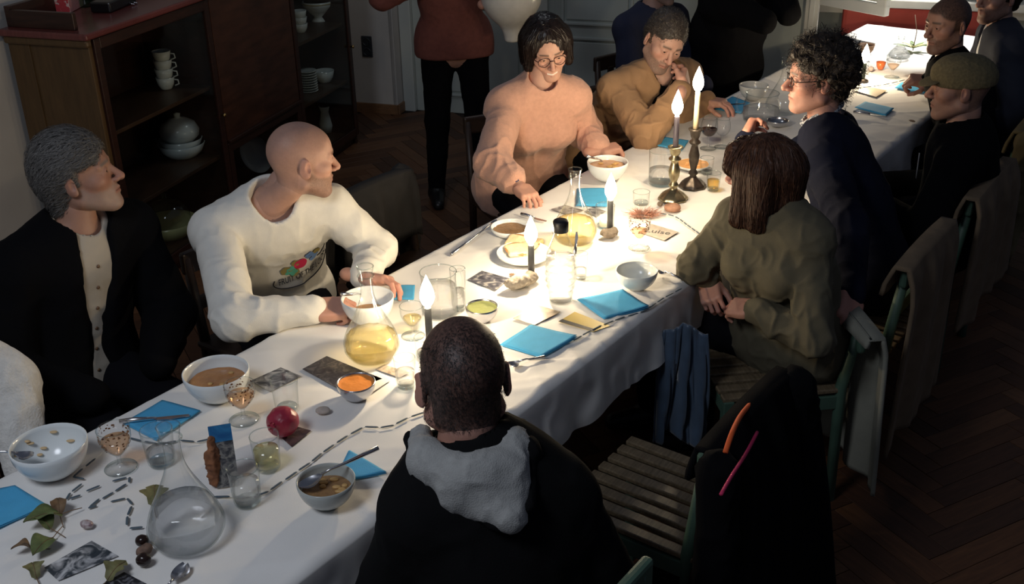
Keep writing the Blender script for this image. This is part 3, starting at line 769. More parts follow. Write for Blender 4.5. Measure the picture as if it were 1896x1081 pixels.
o = thing_lathe('serving_bowl', cup_prof(.115, .065, .004), M_china2, 'pale serving bowl nested in a wider bowl on the cabinet shelf', 'bowl', (c[0], c[1], .475))
o = thing_lathe('soup_tureen', [(.0001, .0), (.06, 0), (.10, .04), (.105, .07), (.085, .11), (.04, .135), (.015, .14), (.018, .16), (.0001, .165)], M_china2, 'round pale lidded tureen on top of nested bowls in the cabinet', 'tureen', (c[0], c[1], .515))
c = cab_at(300, 345, .21, .07); o = thing_lathe('mixing_bowl', cup_prof(.15, .09, .005), mat('yellow_china', (.55, .52, .25), rough=.25), 'large yellowish mixing bowl on the cabinet floor', 'bowl', c)
thing_lathe('glass_dish_cover', [(.12, 0), (.12, .03), (.10, .08), (.05, .115), (.012, .125), (.015, .15), (.0001, .155)], M_glass, 'domed glass cover over the yellowish mixing bowl', 'cover', (c[0], c[1], .158))
c = cab_at(345, 270, .22, .44)
for i, (x, y, dd) in enumerate(((520, 150, .2), (505, 165, .26), (545, 155, .30))):
    c = cab_at(x, y+10, dd, .07); o = thing_lathe('stemmed_glass', [(.0001, 0), (.03, 0), (.028, .003), (.004, .01), (.004, .07), (.02, .09), (.032, .13), (.030, .17), (.029, .17), (.030, .13), (.018, .092), (.0001, .08)], M_glass, 'small stemmed glass behind the lower centre cabinet pane', 'glass', (*cab_at(x-10, 245, dd)[:2], .07), 'stemmed glasses in the cabinet')
c = cab_at(462, 232, .2, .07); o = thing_lathe('platter', [(.0001, 0), (.08, .0), (.15, .018), (.149, .022), (.08, .006), (.0001, .005)], M_china2, 'white oval platter leaning against the cabinet back', 'platter', (c[0], c[1], .20)); o.rotation_euler = (math.radians(62), 0, CYAW); o.scale = (1, .8, 1); o.location = (*cab_at(462, 225, .26)[:2], .19)
c = cab_at(592, 50, .2, .82); o = thing_lathe('gravy_boat', [(.0001, 0), (.05, 0), (.045, .01), (.03, .03), (.06, .06), (.095, .10), (.10, .13), (.096, .13), (.088, .10), (.05, .065), (.0001, .05)], M_china2, 'white footed tureen on the upper right cabinet shelf', 'tureen', c)
tube('rim_band', [( .099*math.cos(t), .099*math.sin(t), .118) for t in np.linspace(0, 6.2832, 33)], .0035, mat('gilt', (.5, .4, .2), rough=.3), o, 6)
c = cab_at(558, 62, .16, .82)
for k in range(3): thing_lathe('white_cup', cup_prof(.045, .055), M_china2, 'small white cup stacked on the upper right cabinet shelf', 'cup', (c[0], c[1], .82+k*.04), 'stacked white cups in the cabinet')
c = cab_at(572, 165, .15, .44)
for k in range(9): thing_lathe('saucer', [(.0001, 0), (.035, 0), (.06, .008), (.059, .011), (.035, .003), (.0001, .003)], M_china2, 'white saucer in the stack on the middle right cabinet shelf', 'saucer', (c[0], c[1], .44+k*.016), 'stacked saucers in the cabinet')
c = cab_at(602, 158, .16, .44); thing_lathe('rice_bowl', cup_prof(.068, .075, .004), M_china2, 'small white bowl beside the saucer stack in the cabinet', 'bowl', c)
c = cab_at(637, 245, .13, .07); o = thing_lathe('sugar_bowl', [(.0001, 0), (.035, 0), (.038, .008), (.055, .04), (.052, .07), (.054, .074), (.035, .09), (.010, .098), (.012, .112), (.0001, .116)], M_china, 'lidded cream sugar bowl on the cabinet floor', 'sugar bowl', c)
for s in (-1, 1): tube('handle', [(s*.05, 0, .06), (s*.072, 0, .058), (s*.072, 0, .035), (s*.05, 0, .028)], .004, M_china, o, 6)
c = cab_at(606, 250, .22, .07); thing_lathe('milk_jug', [(.0001, 0), (.04, 0), (.05, .05), (.04, .10), (.03, .14), (.04, .18), (.037, .18), (.027, .14), (.0001, .12)], M_china2, 'pale milk jug behind the lidded sugar bowl in the cabinet', 'jug', c)
# on top of the cabinet
tp = lambda px, py: tuple(up(px, py, CHt+.001))
p = tp(118, 18); o = bm_obj('gift_box', box_bm(.17, .13, .11, bev=.004, off=(0, 0, .055)), picture_mat('red_lattice', [(.55, .06, .07), (.62, .10, .10), (.75, .55, .5)], 40, 'wave'), None, p, (0, 0, CYAW+.3)); tag(o, 'red patterned box standing on top of the cabinet', 'box')
p = tp(160, 12); thing_lathe('glass_vase', [(.0001, 0), (.03, 0), (.035, .02), (.03, .10), (.04, .14), (.038, .14), (.028, .1), (.0001, .012)], glass_mat('green_glass', (.5, .75, .6)), 'greenish glass vase beside the red box on the cabinet', 'vase', p)
p = tp(212, 14); o = bm_obj('radio', box_bm(.26, .10, .05, bev=.008, off=(0, 0, .025)), mat('black_plastic', (.006, .006, .007), rough=.3), None, p, (0, 0, CYAW+.15)); tag(o, 'flat black device lying on top of the cabinet', 'device')
for k in range(2): tube('metal_pin', [(.05+.03*k, -.05, .012), (.055+.03*k, -.075, .004)], .0035, mat('steel', (.6, .6, .62), rough=.25, metal=1), o, 6)

# ------------------------------------------------------------------ tables and cloths
M_tw = mat('table_wood', (.13, .07, .035), rough=.5, var=.3, vscale=8)
def table(label, u0, u1, v0, v1):
    c = W((u0+u1)/2, (v0+v1)/2, 0); e = empty('dining_table', c, TYAW); tag(e, label, 'table', None)
    L, Wd = u1-u0, v1-v0
    box('table_top', (0, 0, .733), (L, Wd, .026), M_tw, e); box('apron', (0, Wd/2-.06, .67), (L-.2, .02, .09), M_tw, e); box('apron', (0, -Wd/2+.06, .67), (L-.2, .02, .09), M_tw, e)
    for sx in (-1, 1):
        for sy in (-1, 1): box('leg', (sx*(L/2-.09), sy*(Wd/2-.08), .36), (.055, .055, .72), M_tw, e, .006)
T1 = (-1.05, 2.42, .012, .848); T2 = (2.45, 5.74, .012, .935)
table('long wooden table under the white cloth with the carafes', *T1); table('wooden table under the cloth at the lamp-lit end', *T2)
M_cloth = mat('white_linen', (.80, .78, .75), rough=.85, var=.04, vscale=6, bump=.10, bscale=500, sheen=.1)
def cloth(label, u0, u1, v0, v1, drop, seed, name='tablecloth', zt=.7475, dropend=(.2, .2)):
    nu = int((u1-u0)/.011); us = np.linspace(u0, u1, nu)
    sv = np.concatenate([np.linspace(-drop, -.012, 13), np.linspace(-.006, v1-v0+.006, 78), np.linspace(v1-v0+.012, v1-v0+drop, 15)])
    U, Sv = np.meshgrid(us, sv, indexing='ij'); wd = v1-v0
    over = np.maximum(-Sv, Sv-wd); ov = np.maximum(over, 0)
    v = np.clip(Sv, 0, wd)
    side = np.where(Sv > wd/2, 1.0, -1.0)
    P3 = np.stack([U.ravel()*3+seed, Sv.ravel()*3, np.zeros(U.size)], 1)
    n1 = vnoise(P3, 2.2).reshape(U.shape); n2 = vnoise(P3+7.7, 5.0).reshape(U.shape)
    # creases run slantwise over the top, stronger by the long edges
    cr = 1-np.abs(vnoise(np.stack([(U+.55*Sv).ravel()*9+seed, (Sv-.25*U).ravel()*2.2, np.zeros(U.size)], 1), 1.0).reshape(U.shape))*2.0
    cr2 = 1-np.abs(vnoise(np.stack([(U-.9*Sv).ravel()*7+seed+3, (Sv+.3*U).ravel()*3, np.zeros(U.size)+2.5], 1), 1.3).reshape(U.shape))*2.0
    edge = np.clip((np.abs(Sv-wd/2)/(wd/2)-.62)/.38, 0, 1)*(.35+.65*(Sv > wd/2))
    z = zt+.0006*n1+(.0019+.0055*edge)*np.maximum(cr, 0)**3+(.0016+.0036*edge)*np.maximum(cr2, 0)**2
    wav = np.sin(U*17+3*n1+seed)*.5+.5*np.sin(U*31+4*n2)
    t = ov/drop
    out = np.where(ov > 0, .010+.006*(1-np.exp(-ov*60))+.022*t*(wav*.5+.5)+.006*n2*t, 0)
    z = np.where(ov > 0, zt-ov*(1+.02*n1)-.003, z)
    rnd = np.clip(1-ov/.02, 0, 1)
    v = v+side*out
    X = TO[0]+U*TD[0]+(v0+v)*TN[0]; Y = TO[1]+U*TD[1]+(v0+v)*TN[1]
    V = np.stack([X.ravel(), Y.ravel(), z.ravel()], 1); n, m = U.shape
    i, j = np.meshgrid(np.arange(n-1), np.arange(m-1), indexing='ij'); i = i.ravel(); j = j.ravel()
    F = np.stack([i*m+j, (i+1)*m+j, (i+1)*m+j+1, i*m+j+1], 1)
    base = W((u0+u1)/2, (v0+v1)/2, zt)
    o = mesh(name, V-base, F, M_cloth, None, True, base); tag(o, label, 'tablecloth'); return o
cloth('long creased white cloth spread under the carafes and blue napkins', -1.07, 2.52, 0, .86, .20, 1.0)
cloth('white cloth at the far end lit by a lamp', 2.40, 5.76, 0, .95, .24, 9.0, zt=.7465)

# ------------------------------------------------------------------ far end: white frame, red bench back
M_red = mat('red_upholstery', (.62, .10, .08), rough=.7, var=.1, vscale=6)
RBP = room(.82, 2.87, 0)
fr = empty('window_1', (RBP[0], RBP[1], 0), RYAW); fr['kind'] = 'structure'
box('post', (0, 0, 1.25), (.085, .09, 2.5), M_white, fr, .006); box('post_moulding', (.0, -.05, 1.25), (.035, .02, 2.5), M_white, fr, .005)
sl_ = room(1.25, 3.9, 0); box('sill', (1.0, .38, .865), (2.05, .22, .055), M_white, fr, .008); box('apron_board', (1.0, .46, .80), (2.05, .04, .08), M_white, fr)
hg = np.array([.045, -.01, 0]); ca = math.radians(-36)
cs = empty('casement'); cs.parent = fr; cs.location = hg; cs.rotation_euler = (0, 0, ca)
for (x, z, sx, sz) in ((.25, .935, .50, .07), (.035, 1.5, .07, 1.1), (.465, 1.5, .07, 1.1), (.25, 2.05, .5, .07)): box('casement_rail', (x, 0, z), (sx, .045, sz), M_white, cs, .006)
box('pane', (.25, 0, 1.5), (.37, .005, 1.05), mat('white_blind', (.66, .66, .6), rough=.6), cs, .001)
rb = room(1.24, 3.55, 0); e = empty('bench', (rb[0], rb[1], 0), RYAW); tag(e, 'red upholstered bench behind the lamp-lit end of the table', 'bench')
box('back_cushion', (0, 0, .60), (1.0, .08, .44), M_red, e, .03); box('seat_cushion', (0, .02, .38), (1.0, .12, .10), M_red, e, .03); box('base', (0, .03, .17), (1.0, .1, .34), M_tw, e)

# ------------------------------------------------------------------ things on the table
ZT = .752
def T(px, py): return np.array(up(px, py, ZT))
def mpp(px, py, z=ZT):      # metres per pixel there
    return ((np.array(up(px, py, z))-CAM)@_F)/CF
M_bowlw = mat('white_porcelain', (.74, .77, .77), rough=.18, spec=.5); M_bowlg = mat('grey_porcelain', (.42, .44, .42), rough=.2); M_bowlb = mat('pale_blue_porcelain', (.73, .76, .74), rough=.2)
M_steel = mat('steel', (.6, .6, .62), rough=.25, metal=1)
def bowl_prof(r, h, foot=.42, t=.0035):
    P = [(.0001, .004), (r*foot*.92, .004), (r*foot, 0), (r*foot+.003, .004)]
    for q in np.linspace(.12, 1, 9): P.append((r*(foot+(1-foot)*math.sin(q*math.pi/2)**.9), .004+(h-.004)*q**1.35))
    P.append((r-t*.5, h+.001))
    for q in np.linspace(1, .12, 9): P.append((r*(foot+(1-foot)*math.sin(q*math.pi/2)**.9)-t, .007+(h-.007)*q**1.35))
    P.append((.0001, .009)); return P
def soup(o, r, h, z, m, foot=.42, lumps=0, lm=None):
    q = ((z-.007)/(h-.007))**(1/1.35); rr = r*(foot+(1-foot)*math.sin(q*math.pi/2)**.9)-.004
    V, F = lathe_data([(.0001, z+.0008)]+[(rr*t, z+.0008) for t in (.2, .4, .6, .8, .93)]+[(rr+.0005, z+.002)], 32)
    V[:, 2] += .0022*vnoise(V, 45); s = mesh('food', V, F, m, o)
    for k in range(lumps):
        a, d = random.random()*6.28, rr*.75*math.sqrt(random.random()); V, Q = sdf_mesh([el((0, 0, 0), (.008+.006*random.random(), .007, .004), k=.001)], .0025)
        mesh('morsel', V+np.array([d*math.cos(a), d*math.sin(a), z+.003]), Q, lm, o)
    return s
def bowl(label, cx, cy, wpx, h, m, food=None, fz=.55, lumps=0, lm=None, foot=.42, name='bowl', cat='bowl'):
    p = np.array(up(cx, cy, ZT+h)); r = wpx*mpp(cx, cy, ZT+h)/2; p[2] = ZT
    o = lathe(name, bowl_prof(r, h, foot), m, None, p, 40); tag(o, label, cat)
    if food: soup(o, r, h, h*fz, food, foot, lumps, lm)
    return o, r
F_or = mat('orange_soup', (.50, .24, .09), rough=.35, color2=(.40, .17, .06), vscale=50, bump=.3, bscale=120); F_br = mat('brown_stew', (.34, .19, .08), rough=.4, color2=(.22, .12, .05), vscale=60, bump=.5, bscale=150)
F_pe = mat('peach_stew', (.56, .32, .18), rough=.4, color2=(.42, .22, .12), vscale=60, bump=.5, bscale=120); F_dip = mat('orange_dip', (.80, .27, .05), rough=.4, bump=.3, bscale=90); F_gr = mat('green_dip', (.42, .45, .16), rough=.45, bump=.4, bscale=90)
F_bit = mat('vegetable_bit', (.55, .33, .12), rough=.5); F_res = mat('soup_residue', (.60, .42, .22), rough=.5)
b1, r1 = bowl('large empty white bowl with soup smears and a spoon', 89, 820, 138, .088, M_bowlw)
for k in range(7):
    a = 1.2+2.2*random.random(); q = .35+.5*random.random(); z = .009+.08*q**1.35; rr = r1*(.42+.58*math.sin(q*math.pi/2)**.9)-.005
    V, Q = sdf_mesh([el((0, 0, 0), (.007+.005*random.random(), .006, .003), k=.001)], .0022); mesh('soup_smear', V+np.array([rr*.96*math.cos(a), rr*.96*math.sin(a), z]), Q, F_res, b1)
b2, _ = bowl('white bowl of orange-brown soup beside the speckled goblet', 399, 686, 122, .085, M_bowlw, F_or, .58, 3, F_bit)
b3, r3 = bowl('small grey bowl of brown stew with a spoon lying in it', 603, 888, 109, .068, M_bowlg, F_br, .55, 10, F_bit, .40)
b4, _ = bowl('white bowl held by the man in the white sweatshirt', 680, 550, 98, .085, M_bowlw, F_or, .35)
b5, _ = bowl('empty pale blue bowl near the woman in olive', 1179, 500, 78, .066, M_bowlb, foot=.36)
b6, _ = bowl('white bowl of peach stew in front of the woman in pink', 1125, 299, 76, .078, M_bowlw, F_pe, .72, 10, F_bit)
b7, _ = bowl('shallow white dish of brown soup beside the bread plate', 946, 419, 76, .036, M_bowlw, F_br, .6, 0, None, .5, 'soup_plate')
pl, rp_ = bowl('white plate holding slices of bread', 970, 466, 102, .028, M_bowlw, None, foot=.6, name='plate', cat='plate')
d1_, _ = bowl('steel bowl of orange dip standing on a photo card', 659, 707, 72, .048, M_steel, F_dip, .85, foot=.55)
d2_, _ = bowl('steel bowl of green dip beside the water pitcher', 892, 567, 61, .046, M_steel, F_gr, .82, foot=.55)
bowl('cream bowl behind the round glass jug', 1396, 157, 54, .075, mat('cream_china', (.72, .70, .64)), foot=.4)
bowl('steel dish beside the curly-haired man', 1492, 258, 46, .05, M_steel, foot=.5); bowl('small steel dish behind the curly-haired man', 1440, 222, 40, .03, M_steel, foot=.5)
bowl('orange snack dish at the foot of the candlesticks', 1283, 303, 62, .022, M_bowlw, mat('orange_snack', (.75, .40, .16), rough=.5, bump=.4, bscale=90), .9, 6, mat('orange_snack', (.7, .3, .1)), .55)
# bread
M_crumb = mat('bread_crumb', (.80, .62, .36), rough=.9, var=.15, vscale=60, bump=.4, bscale=150); M_crust = mat('bread_crust', (.45, .22, .08), rough=.7, var=.3, vscale=40)
def bread(px, py, rz, tilt, label, s=1.0):
    c = T(px, py); c[2] = ZT+.016
    V, Q = sdf_mesh([bx((0, 0, 0), (.040*s, .026*s, .004), .006, k=.01), el((0, .02*s, 0), (.045*s, .022*s, .010), k=.012)], .004)
    V = folds(V, Q, .0012, 90); o = mesh('bread_slice', V, Q, M_crumb, None, True, c, rot=(tilt, .1, rz)); tag(o, label, 'bread', 'bread slices on the plate')
    a = np.linspace(0, 2*math.pi, 30); tube('crust', [(.047*s*math.cos(t)*(1 if abs(math.cos(t)) < .8 else .96), (.036*s*math.sin(t)+.008), 0) for t in a], .0065, M_crust, o, 6)
bread(962, 474, .3, .12, 'pale bread slice lying foremost on the white plate'); bread(985, 462, 1.1, -.15, 'bread slice at the side of the white plate', .9); bread(958, 460, -.5, .3, 'bread slice tucked at the back of the white plate', .85)
for o in list(bpy.data.objects):
    if o.name.startswith('bread_slice') and o.parent is None: o.location.z += .006
# glassware
G = M_glass; M_water = glass_mat('water', (.985, .99, .995), (.80, .85, .87), .8, refr=.35); M_wine = glass_mat('white_wine', (.98, .91, .66), (.88, .8, .6), .8, refr=.30, ior=1.2); M_rose = glass_mat('rose_drink', (.94, .76, .60), (.9, .8, .7), .6)
M_red_wine = glass_mat('red_wine', (.25, .03, .05), (.5, .4, .4)); M_rim = glass_mat('glass_lip', (.86, .9, .9), (.7, .75, .75), 1.0); M_juice = mat('juice', (.75, .55, .15), rough=.25)
def vessel(name, prof_out, t, label, cat, p, seg=36, mod=None, group=None, m=None):
    Po = prof_out; Pi = [(max(r-t, .0002), z+(t if i == 0 else 0)) for i, (r, z) in enumerate(Po)][::-1]
    o = lathe(name, [(.0001, Po[0][1])]+Po, m or G, None, p, seg, mod); tag(o, label, cat, group)
    r, z = Po[-1]; tube('lip', [((r-t/2)*math.cos(a), (r-t/2)*math.sin(a), z) for a in np.linspace(0, 2*math.pi, seg+1)], t*.55, M_rim, o, 6)
    return o
def fill(o, prof, t, zfill, m, mod=None, z0=None):
    P = []; z0 = prof[0][1]+t*1.5 if z0 is None else z0
    zs = [q for q in prof if q[1] > z0 and q[1] < zfill]
    rz = lambda z: np.interp(z, [q[1] for q in prof], [q[0] for q in prof])
    P = [(.0001, z0), (max(rz(z0)-t-.0006, .001), z0)]+[(max(r-t-.0006, .001), z) for r, z in zs]+[(rz(zfill)-t-.0006, zfill), (.0001, zfill)]
    return lathe('liquid', P, m, o, None, 36, mod)
def smooth_prof(pts, n=30): return [tuple(q) for q in bez(pts, n)]
def carafe(label, bx_, by_, topy, wpx, wx, wy, liquid=None, fz=.3, ribs=0, neck=.42):
    p = T(bx_, by_); H = zat(bx_, topy, bx_, by_)-ZT; R = wpx*mpp(wx, wy, ZT+.05)/2
    pr_ = smooth_prof([(R*.62, .0), (R*.80, .004), (R*.97, H*.09), (R, H*.16), (R*.86, H*.29), (R*.58, H*.45), (R*.34, H*.60), (R*.235, H*.72), (R*.225, H*.86), (R*.26, H*.94), (R*.31, H)], 40)
    mod = (lambda z, a: ribs*np.cos(a*14)*np.clip(z/(H*.2), 0, 1)*np.clip((H*.8-z)/(H*.3), 0, 1)) if ribs else None
    o = vessel('carafe', pr_, .003, label, 'carafe', p, 56, mod)
    tube('neck_ring', [(R*.285*math.cos(a), R*.285*math.sin(a), H*.90) for a in np.linspace(0, 6.2832, 33)], .0022, M_rim, o, 6)
    if liquid: fill(o, pr_, .003, H*fz, liquid, mod)
    return o
carafe('clear water carafe standing near the chestnuts', 350, 998, 789, 141, 348, 966, M_water, .33, .006)
carafe('ribbed carafe of white wine beside the orange dip', 690, 660, 493, 103, 690, 645, M_wine, .26, .035)
carafe('ribbed carafe of white wine behind the capped bottle', 1064, 446, 313, 82, 1062, 428, M_wine, .30, .035)
carafe('clear carafe behind the round glass jug', 1448, 208, 108, 64, 1448, 195, None, .3)
carafe('water carafe among the far candles', 1664, 108, 68, 40, 1664, 96, M_water, .5)
def bottle():
    p = T(1038, 556); H = zat(1038, 421, 1038, 556)-ZT; R = 55*mpp(1038, 520)/2
    pr_ = smooth_prof([(R*.72, 0), (R*.78, .004), (R*.80, H*.10), (R*.95, H*.25), (R, H*.42), (R*.95, H*.58), (R*.75, H*.74), (R*.48, H*.88), (R*.40, H*.95), (R*.40, H)], 70)
    mod = lambda z, a: 0*a+.045*math.sin(z/H*math.pi*2*11)*(1 if z < H*.55 else .4 if z < H*.7 else 0)*(1 if z > .02 else 0)
    o = vessel('water_bottle', pr_, .0025, 'ribbed clear water bottle with a black cap', 'bottle', p, 40, mod); fill(o, pr_, .0025, H*.62, M_water, mod)
    lathe('cap', [(.0001, H+.024), (R*.44, H+.024), (R*.5, H+.02), (R*.5, H-.012), (R*.42, H-.012)], mat('black_rubber', (.012, .012, .014), rough=.45), o, None, 28)
bottle()
def tumbler(label, bx_, by_, topy, rim_px, liquid=None, fz=.5, taper=.82, m=None, group=None):
    p = T(bx_, by_); H = max(zat(bx_, topy, bx_, by_)-ZT, .05); R = rim_px*mpp(bx_, topy, ZT+H)/2
    pr_ = [(R*taper*.92, 0), (R*taper, .004), (R*(taper+.04), H*.12), (R*(taper+.5*(1-taper)), H*.5), (R, H)]
    o = vessel('drinking_glass', pr_, .0024, label, 'glass', p, 32, None, group); lathe('thick_base', [(.0001, .002), (R*taper*.9, .002), (R*taper*.9, .010), (.0001, .012)], M_rim, o, None, 32)
    if liquid: fill(o, pr_, .0024, H*fz, liquid, z0=.012)
    return o
tumbler('glass of water beside the upright picture card', 459, 930, 866, 60, M_water, .62)
tumbler('glass of pale juice in front of the pomegranate', 497, 866, 806, 55, glass_mat('pale_juice', (.86, .84, .62), (.8, .8, .6)), .6)
tumbler('water glass behind the carafe near the blue napkin', 300, 856, 795, 60, M_water, .4)
tumbler('empty clear glass behind the pomegranate', 532, 757, 702, 51, None)
tumbler('tall water glass beside the ribbed wine carafe', 752, 715, 662, 42, M_water, .55)
tumbler('low glass in front of the lit candle by the man in the hooded jacket', 790, 660, 624, 44, M_water, .3)
tumbler('clear glass beside the water pitcher', 850, 573, 497, 30, M_water, .5)
tumbler('clear glass close beside the capped bottle', 1075, 515, 469, 27, M_water, .4)
tumbler('thick tumbler of water near the candlesticks', 1224, 340, 279, 49, M_water, .45, .95)
tumbler('glass of yellow juice beside the dark candlestick', 1320, 352, 320, 27, glass_mat('yellow_juice', (.9, .7, .25)), .6)
tumbler('clear glass at the foot of the dark candlestick', 1308, 320, 292, 26, M_water, .3)
tumbler('small glass at the far end with the flowers', 1580, 105, 84, 24, M_water, .5)
vt = tumbler('glass votive with a white candle inside', 1120, 420, 380, 36, None, taper=.9)
lathe('votive_wax', [(.0001, .006), (.021, .006), (.021, .045), (.0001, .043)], mat('white_wax', (.85, .82, .74), rough=.5), vt, None, 24)
o = tumbler('small empty glass jar beside the dried moss', 1187, 377, 360, 32, None, taper=.9)
def goblet(label, fx, fy, topy, rim_px, liquid, fz=.5, speck=False, tall=False, group=None):
    p = T(fx, fy); H = zat(fx, topy, fx, fy)-ZT; R = rim_px*mpp(fx, topy, ZT+H)/2
    sb = .40 if tall else .32
    bp = [(R*.16, H*sb), (R*.45, H*(sb+.10)), (R*.80, H*(sb+.26)), (R*.98, H*(sb+.44)), (R, H)] if not tall else [(R*.15, H*sb), (R*.7, H*(sb+.08)), (R*1.05, H*(sb+.25)), (R*1.02, H*(sb+.42)), (R*.86, H)]
    bp = smooth_prof(bp, 16)
    o = lathe('goblet', [(.0001, 0), (R*.98, 0), (R*1.0, .0018), (R*.5, .004), (R*.16, .010), (R*.11, H*.18), (R*.13, H*sb-.004)]+bp, G, None, p, 32)
    tag(o, label, 'glass', group)
    tube('lip', [(bp[-1][0]*math.cos(a), bp[-1][0]*math.sin(a), H) for a in np.linspace(0, 6.2832, 33)], .0012, M_rim, o, 6)
    tube('foot_edge', [(R*.99*math.cos(a), R*.99*math.sin(a), .0012) for a in np.linspace(0, 6.2832, 33)], .0011, M_rim, o, 6)
    if liquid: fill(o, bp, .002, H*fz, liquid, z0=H*sb+.004)
    if speck:
        V = []; Fq = []; rr = np.random.RandomState(int(fx)); q = 0
        for k in range(85):
            z = H*(sb+.20+.45*rr.rand()**.7); a = rr.rand()*6.28; R_ = np.interp(z, [b[1] for b in bp], [b[0] for b in bp])+.0004; s = .0014+.0026*rr.rand()
            for da, dz in ((-1, -1), (1, -.6), (.7, 1), (-.8, .7)): V.append((R_*math.cos(a+da*s/R_), R_*math.sin(a+da*s/R_), z+dz*s*.8))
            Fq.append((q, q+1, q+2, q+3)); q += 4
        mesh('speckle_decoration', V, Fq, mat('bronze_speckle', (.24, .12, .06), rough=.4, metal=.5), o, False)
    return o
goblet('speckled goblet of rose drink beside the empty white bowl', 224, 866, 793, 60, M_rose, .72, True)
goblet('speckled goblet of rose drink beside the bowl of orange soup', 452, 777, 711, 56, M_rose, .72, True)
goblet('plain goblet of pale wine next to the candle by the pitcher', 765, 622, 566, 44, M_wine, .62)
goblet('goblet of pale wine in front of the dried moss', 1183, 459, 405, 40, M_rose, .62, True)
goblet('tall glass of red wine behind the candlesticks', 1311, 275, 219, 30, M_red_wine, .66, tall=True)
goblet('tall clear wine glass next to the red wine', 1336, 272, 220, 27, None, .6, tall=True)
goblet('goblet of wine on the far table near the candle', 1651, 143, 103, 27, M_rose, .6)
goblet('empty wine glass behind the far candle', 1577, 120, 86, 20, None, .6)
def pitcher(label, bx_, by_, topy, rim_px, liquid, fz, handle_dir, belly=1.0):
    p = T(bx_, by_); H = zat(bx_, topy, bx_, by_)-ZT; R = rim_px*mpp(bx_, topy, ZT+H)/2
    pr_ = smooth_prof([(R*.85*belly, 0), (R*.93*belly, .005), (R*.98*belly, H*.3), (R*.96*belly, H*.6), (R*.93, H*.85), (R, H)], 18)
    o = vessel('pitcher', pr_, .003, label, 'pitcher', p, 40)
    if liquid: fill(o, pr_, .003, H*fz, liquid)
    c, s = math.cos(handle_dir), math.sin(handle_dir)
    tube('handle', bez([(c*r, s*r, z) for r, z in ((R*.95, H*.88), (R*1.35, H*.90), (R*1.5, H*.62), (R*1.35, H*.32), (R*.97, H*.26))], 18), .0055, G, o, 8)
    return o
pitcher('straight glass pitcher of water behind the green dip', 815, 580, 503, 70, M_water, .68, TYAW-.4)
pitcher('round glass jug with a handle in front of the cream bowl', 1408, 222, 172, 62, M_water, .45, math.pi*.98, 1.12)

# candles
M_candle = mat('grey_candle', (.055, .058, .062), rough=.5, var=.2, vscale=40, bump=.1, bscale=200); M_candlep = mat('mauve_candle', (.10, .085, .11), rough=.5); M_cgreen = mat('green_candle', (.05, .065, .05), rough=.5); M_cream_c = mat('cream_candle', (.62, .52, .34), rough=.5, sss=.1)
M_flame = emit_mat('flame', (1.0, .80, .48), 30.0, True); M_wick = mat('wick', (.02, .015, .01))
CANDLE_W = 5.4
def candle(label, p, H, m, lit=True, power=1.0, flame=1.0):
    p = np.array(p, float); o = lathe('taper_candle', [(.0001, 0), (.0112, 0), (.0108, H*.5), (.0100, H-.004), (.0085, H), (.004, H-.002), (.0001, H-.003)], m, None, p, 22); tag(o, label, 'candle')
    tube('wick', [(0, 0, H-.003), (.0005, 0, H+.008), (.002, .001, H+.012)], .0009, M_wick, o, 6)
    if lit:
        f = flame*1.6; prof = [(.0001, -.002), (.0075*f, .002), (.0125*f, .012*f), (.0135*f, .020*f), (.0110*f, .032*f), (.0060*f, .046*f), (.0001, .060*f)]
        lathe('flame', smooth_prof(prof, 16), M_flame, o, (0, 0, H+.005), 18)
        l = bpy.data.lights.new('candle_flame', 'POINT'); l.energy = CANDLE_W*power; l.color = (1.0, .80, .55); l.shadow_soft_size = .012
        lo = bpy.data.objects.new('candle_flame', l); COL.objects.link(lo); lo.parent = o; lo.location = (0, 0, H+.028)
    return o
def rock(label, px, py, prims, m, res=.004, amp=.004, fs=40, name='stone', cat='stone', rz=0):
    p = T(px, py); V, Q = sdf_mesh(prims, res); V = folds(V, Q, amp, fs, seed=px*.01); V[:, 2] -= V[:, 2].min(); o = mesh(name, V, Q, m, None, True, p, rot=(0, 0, rz)); tag(o, label, cat); return o, p
M_rock = mat('limestone', (.40, .35, .28), rough=.95, color2=(.20, .17, .14), vscale=45, bump=.8, bscale=90); M_wooddisc = mat('wood_slice', (.42, .22, .14), rough=.7, var=.3, vscale=50); M_drift = mat('driftwood', (.20, .16, .12), rough=.9, var=.4, vscale=40, bump=.7, bscale=90)
rock('pale chunk of rock at the foot of the candle by the bread', 966, 533, [el((-.02, 0, .018), (.042, .026, .020), k=.01), el((.03, .01, .014), (.034, .022, .017), k=.015), el((-.005, -.012, .030), (.024, .018, .014), k=.01), el((.045, .018, .02), (.018, .014, .016), k=.01)], M_rock, name='rock', cat='rock', rz=.5)
cp = T(984, 520); cp[2] += .016; candle('lit grey taper candle stuck on the pale rock', cp, zat(984, 452, 984, 520)-cp[2], M_candle)
c_, p3 = rock('brown stone holding the candle behind the goblet', 1128, 440, [el((0, 0, .012), (.028, .024, .015), k=.01), el((.012, .006, .014), (.02, .018, .012), k=.01), el((-.015, -.004, .01), (.018, .016, .012), k=.01)], M_drift)
cp = T(1129, 437); cp[2] += .018; candle('lit grey taper candle on the brown stone', cp, zat(1129, 369, 1129, 437)-cp[2], M_candle)
cp = T(797, 655); lathe_o = lathe('candle_foot', [(.0001, 0), (.028, 0), (.03, .006), (.016, .012), (.014, .016), (.0001, .016)], M_drift, None, cp, 24); tag(lathe_o, 'small dark foot under the candle near the wine carafe', 'candle holder')
cp[2] += .012; candle('lit grey taper candle near the ribbed wine carafe', cp, zat(797, 568, 797, 655)-cp[2], M_candle)
M_brass = mat('tarnished_brass', (.34, .29, .18), rough=.32, metal=.9, var=.3, vscale=30); M_bronze = mat('dark_bronze', (.11, .09, .075), rough=.4, metal=.8, var=.3, vscale=40)
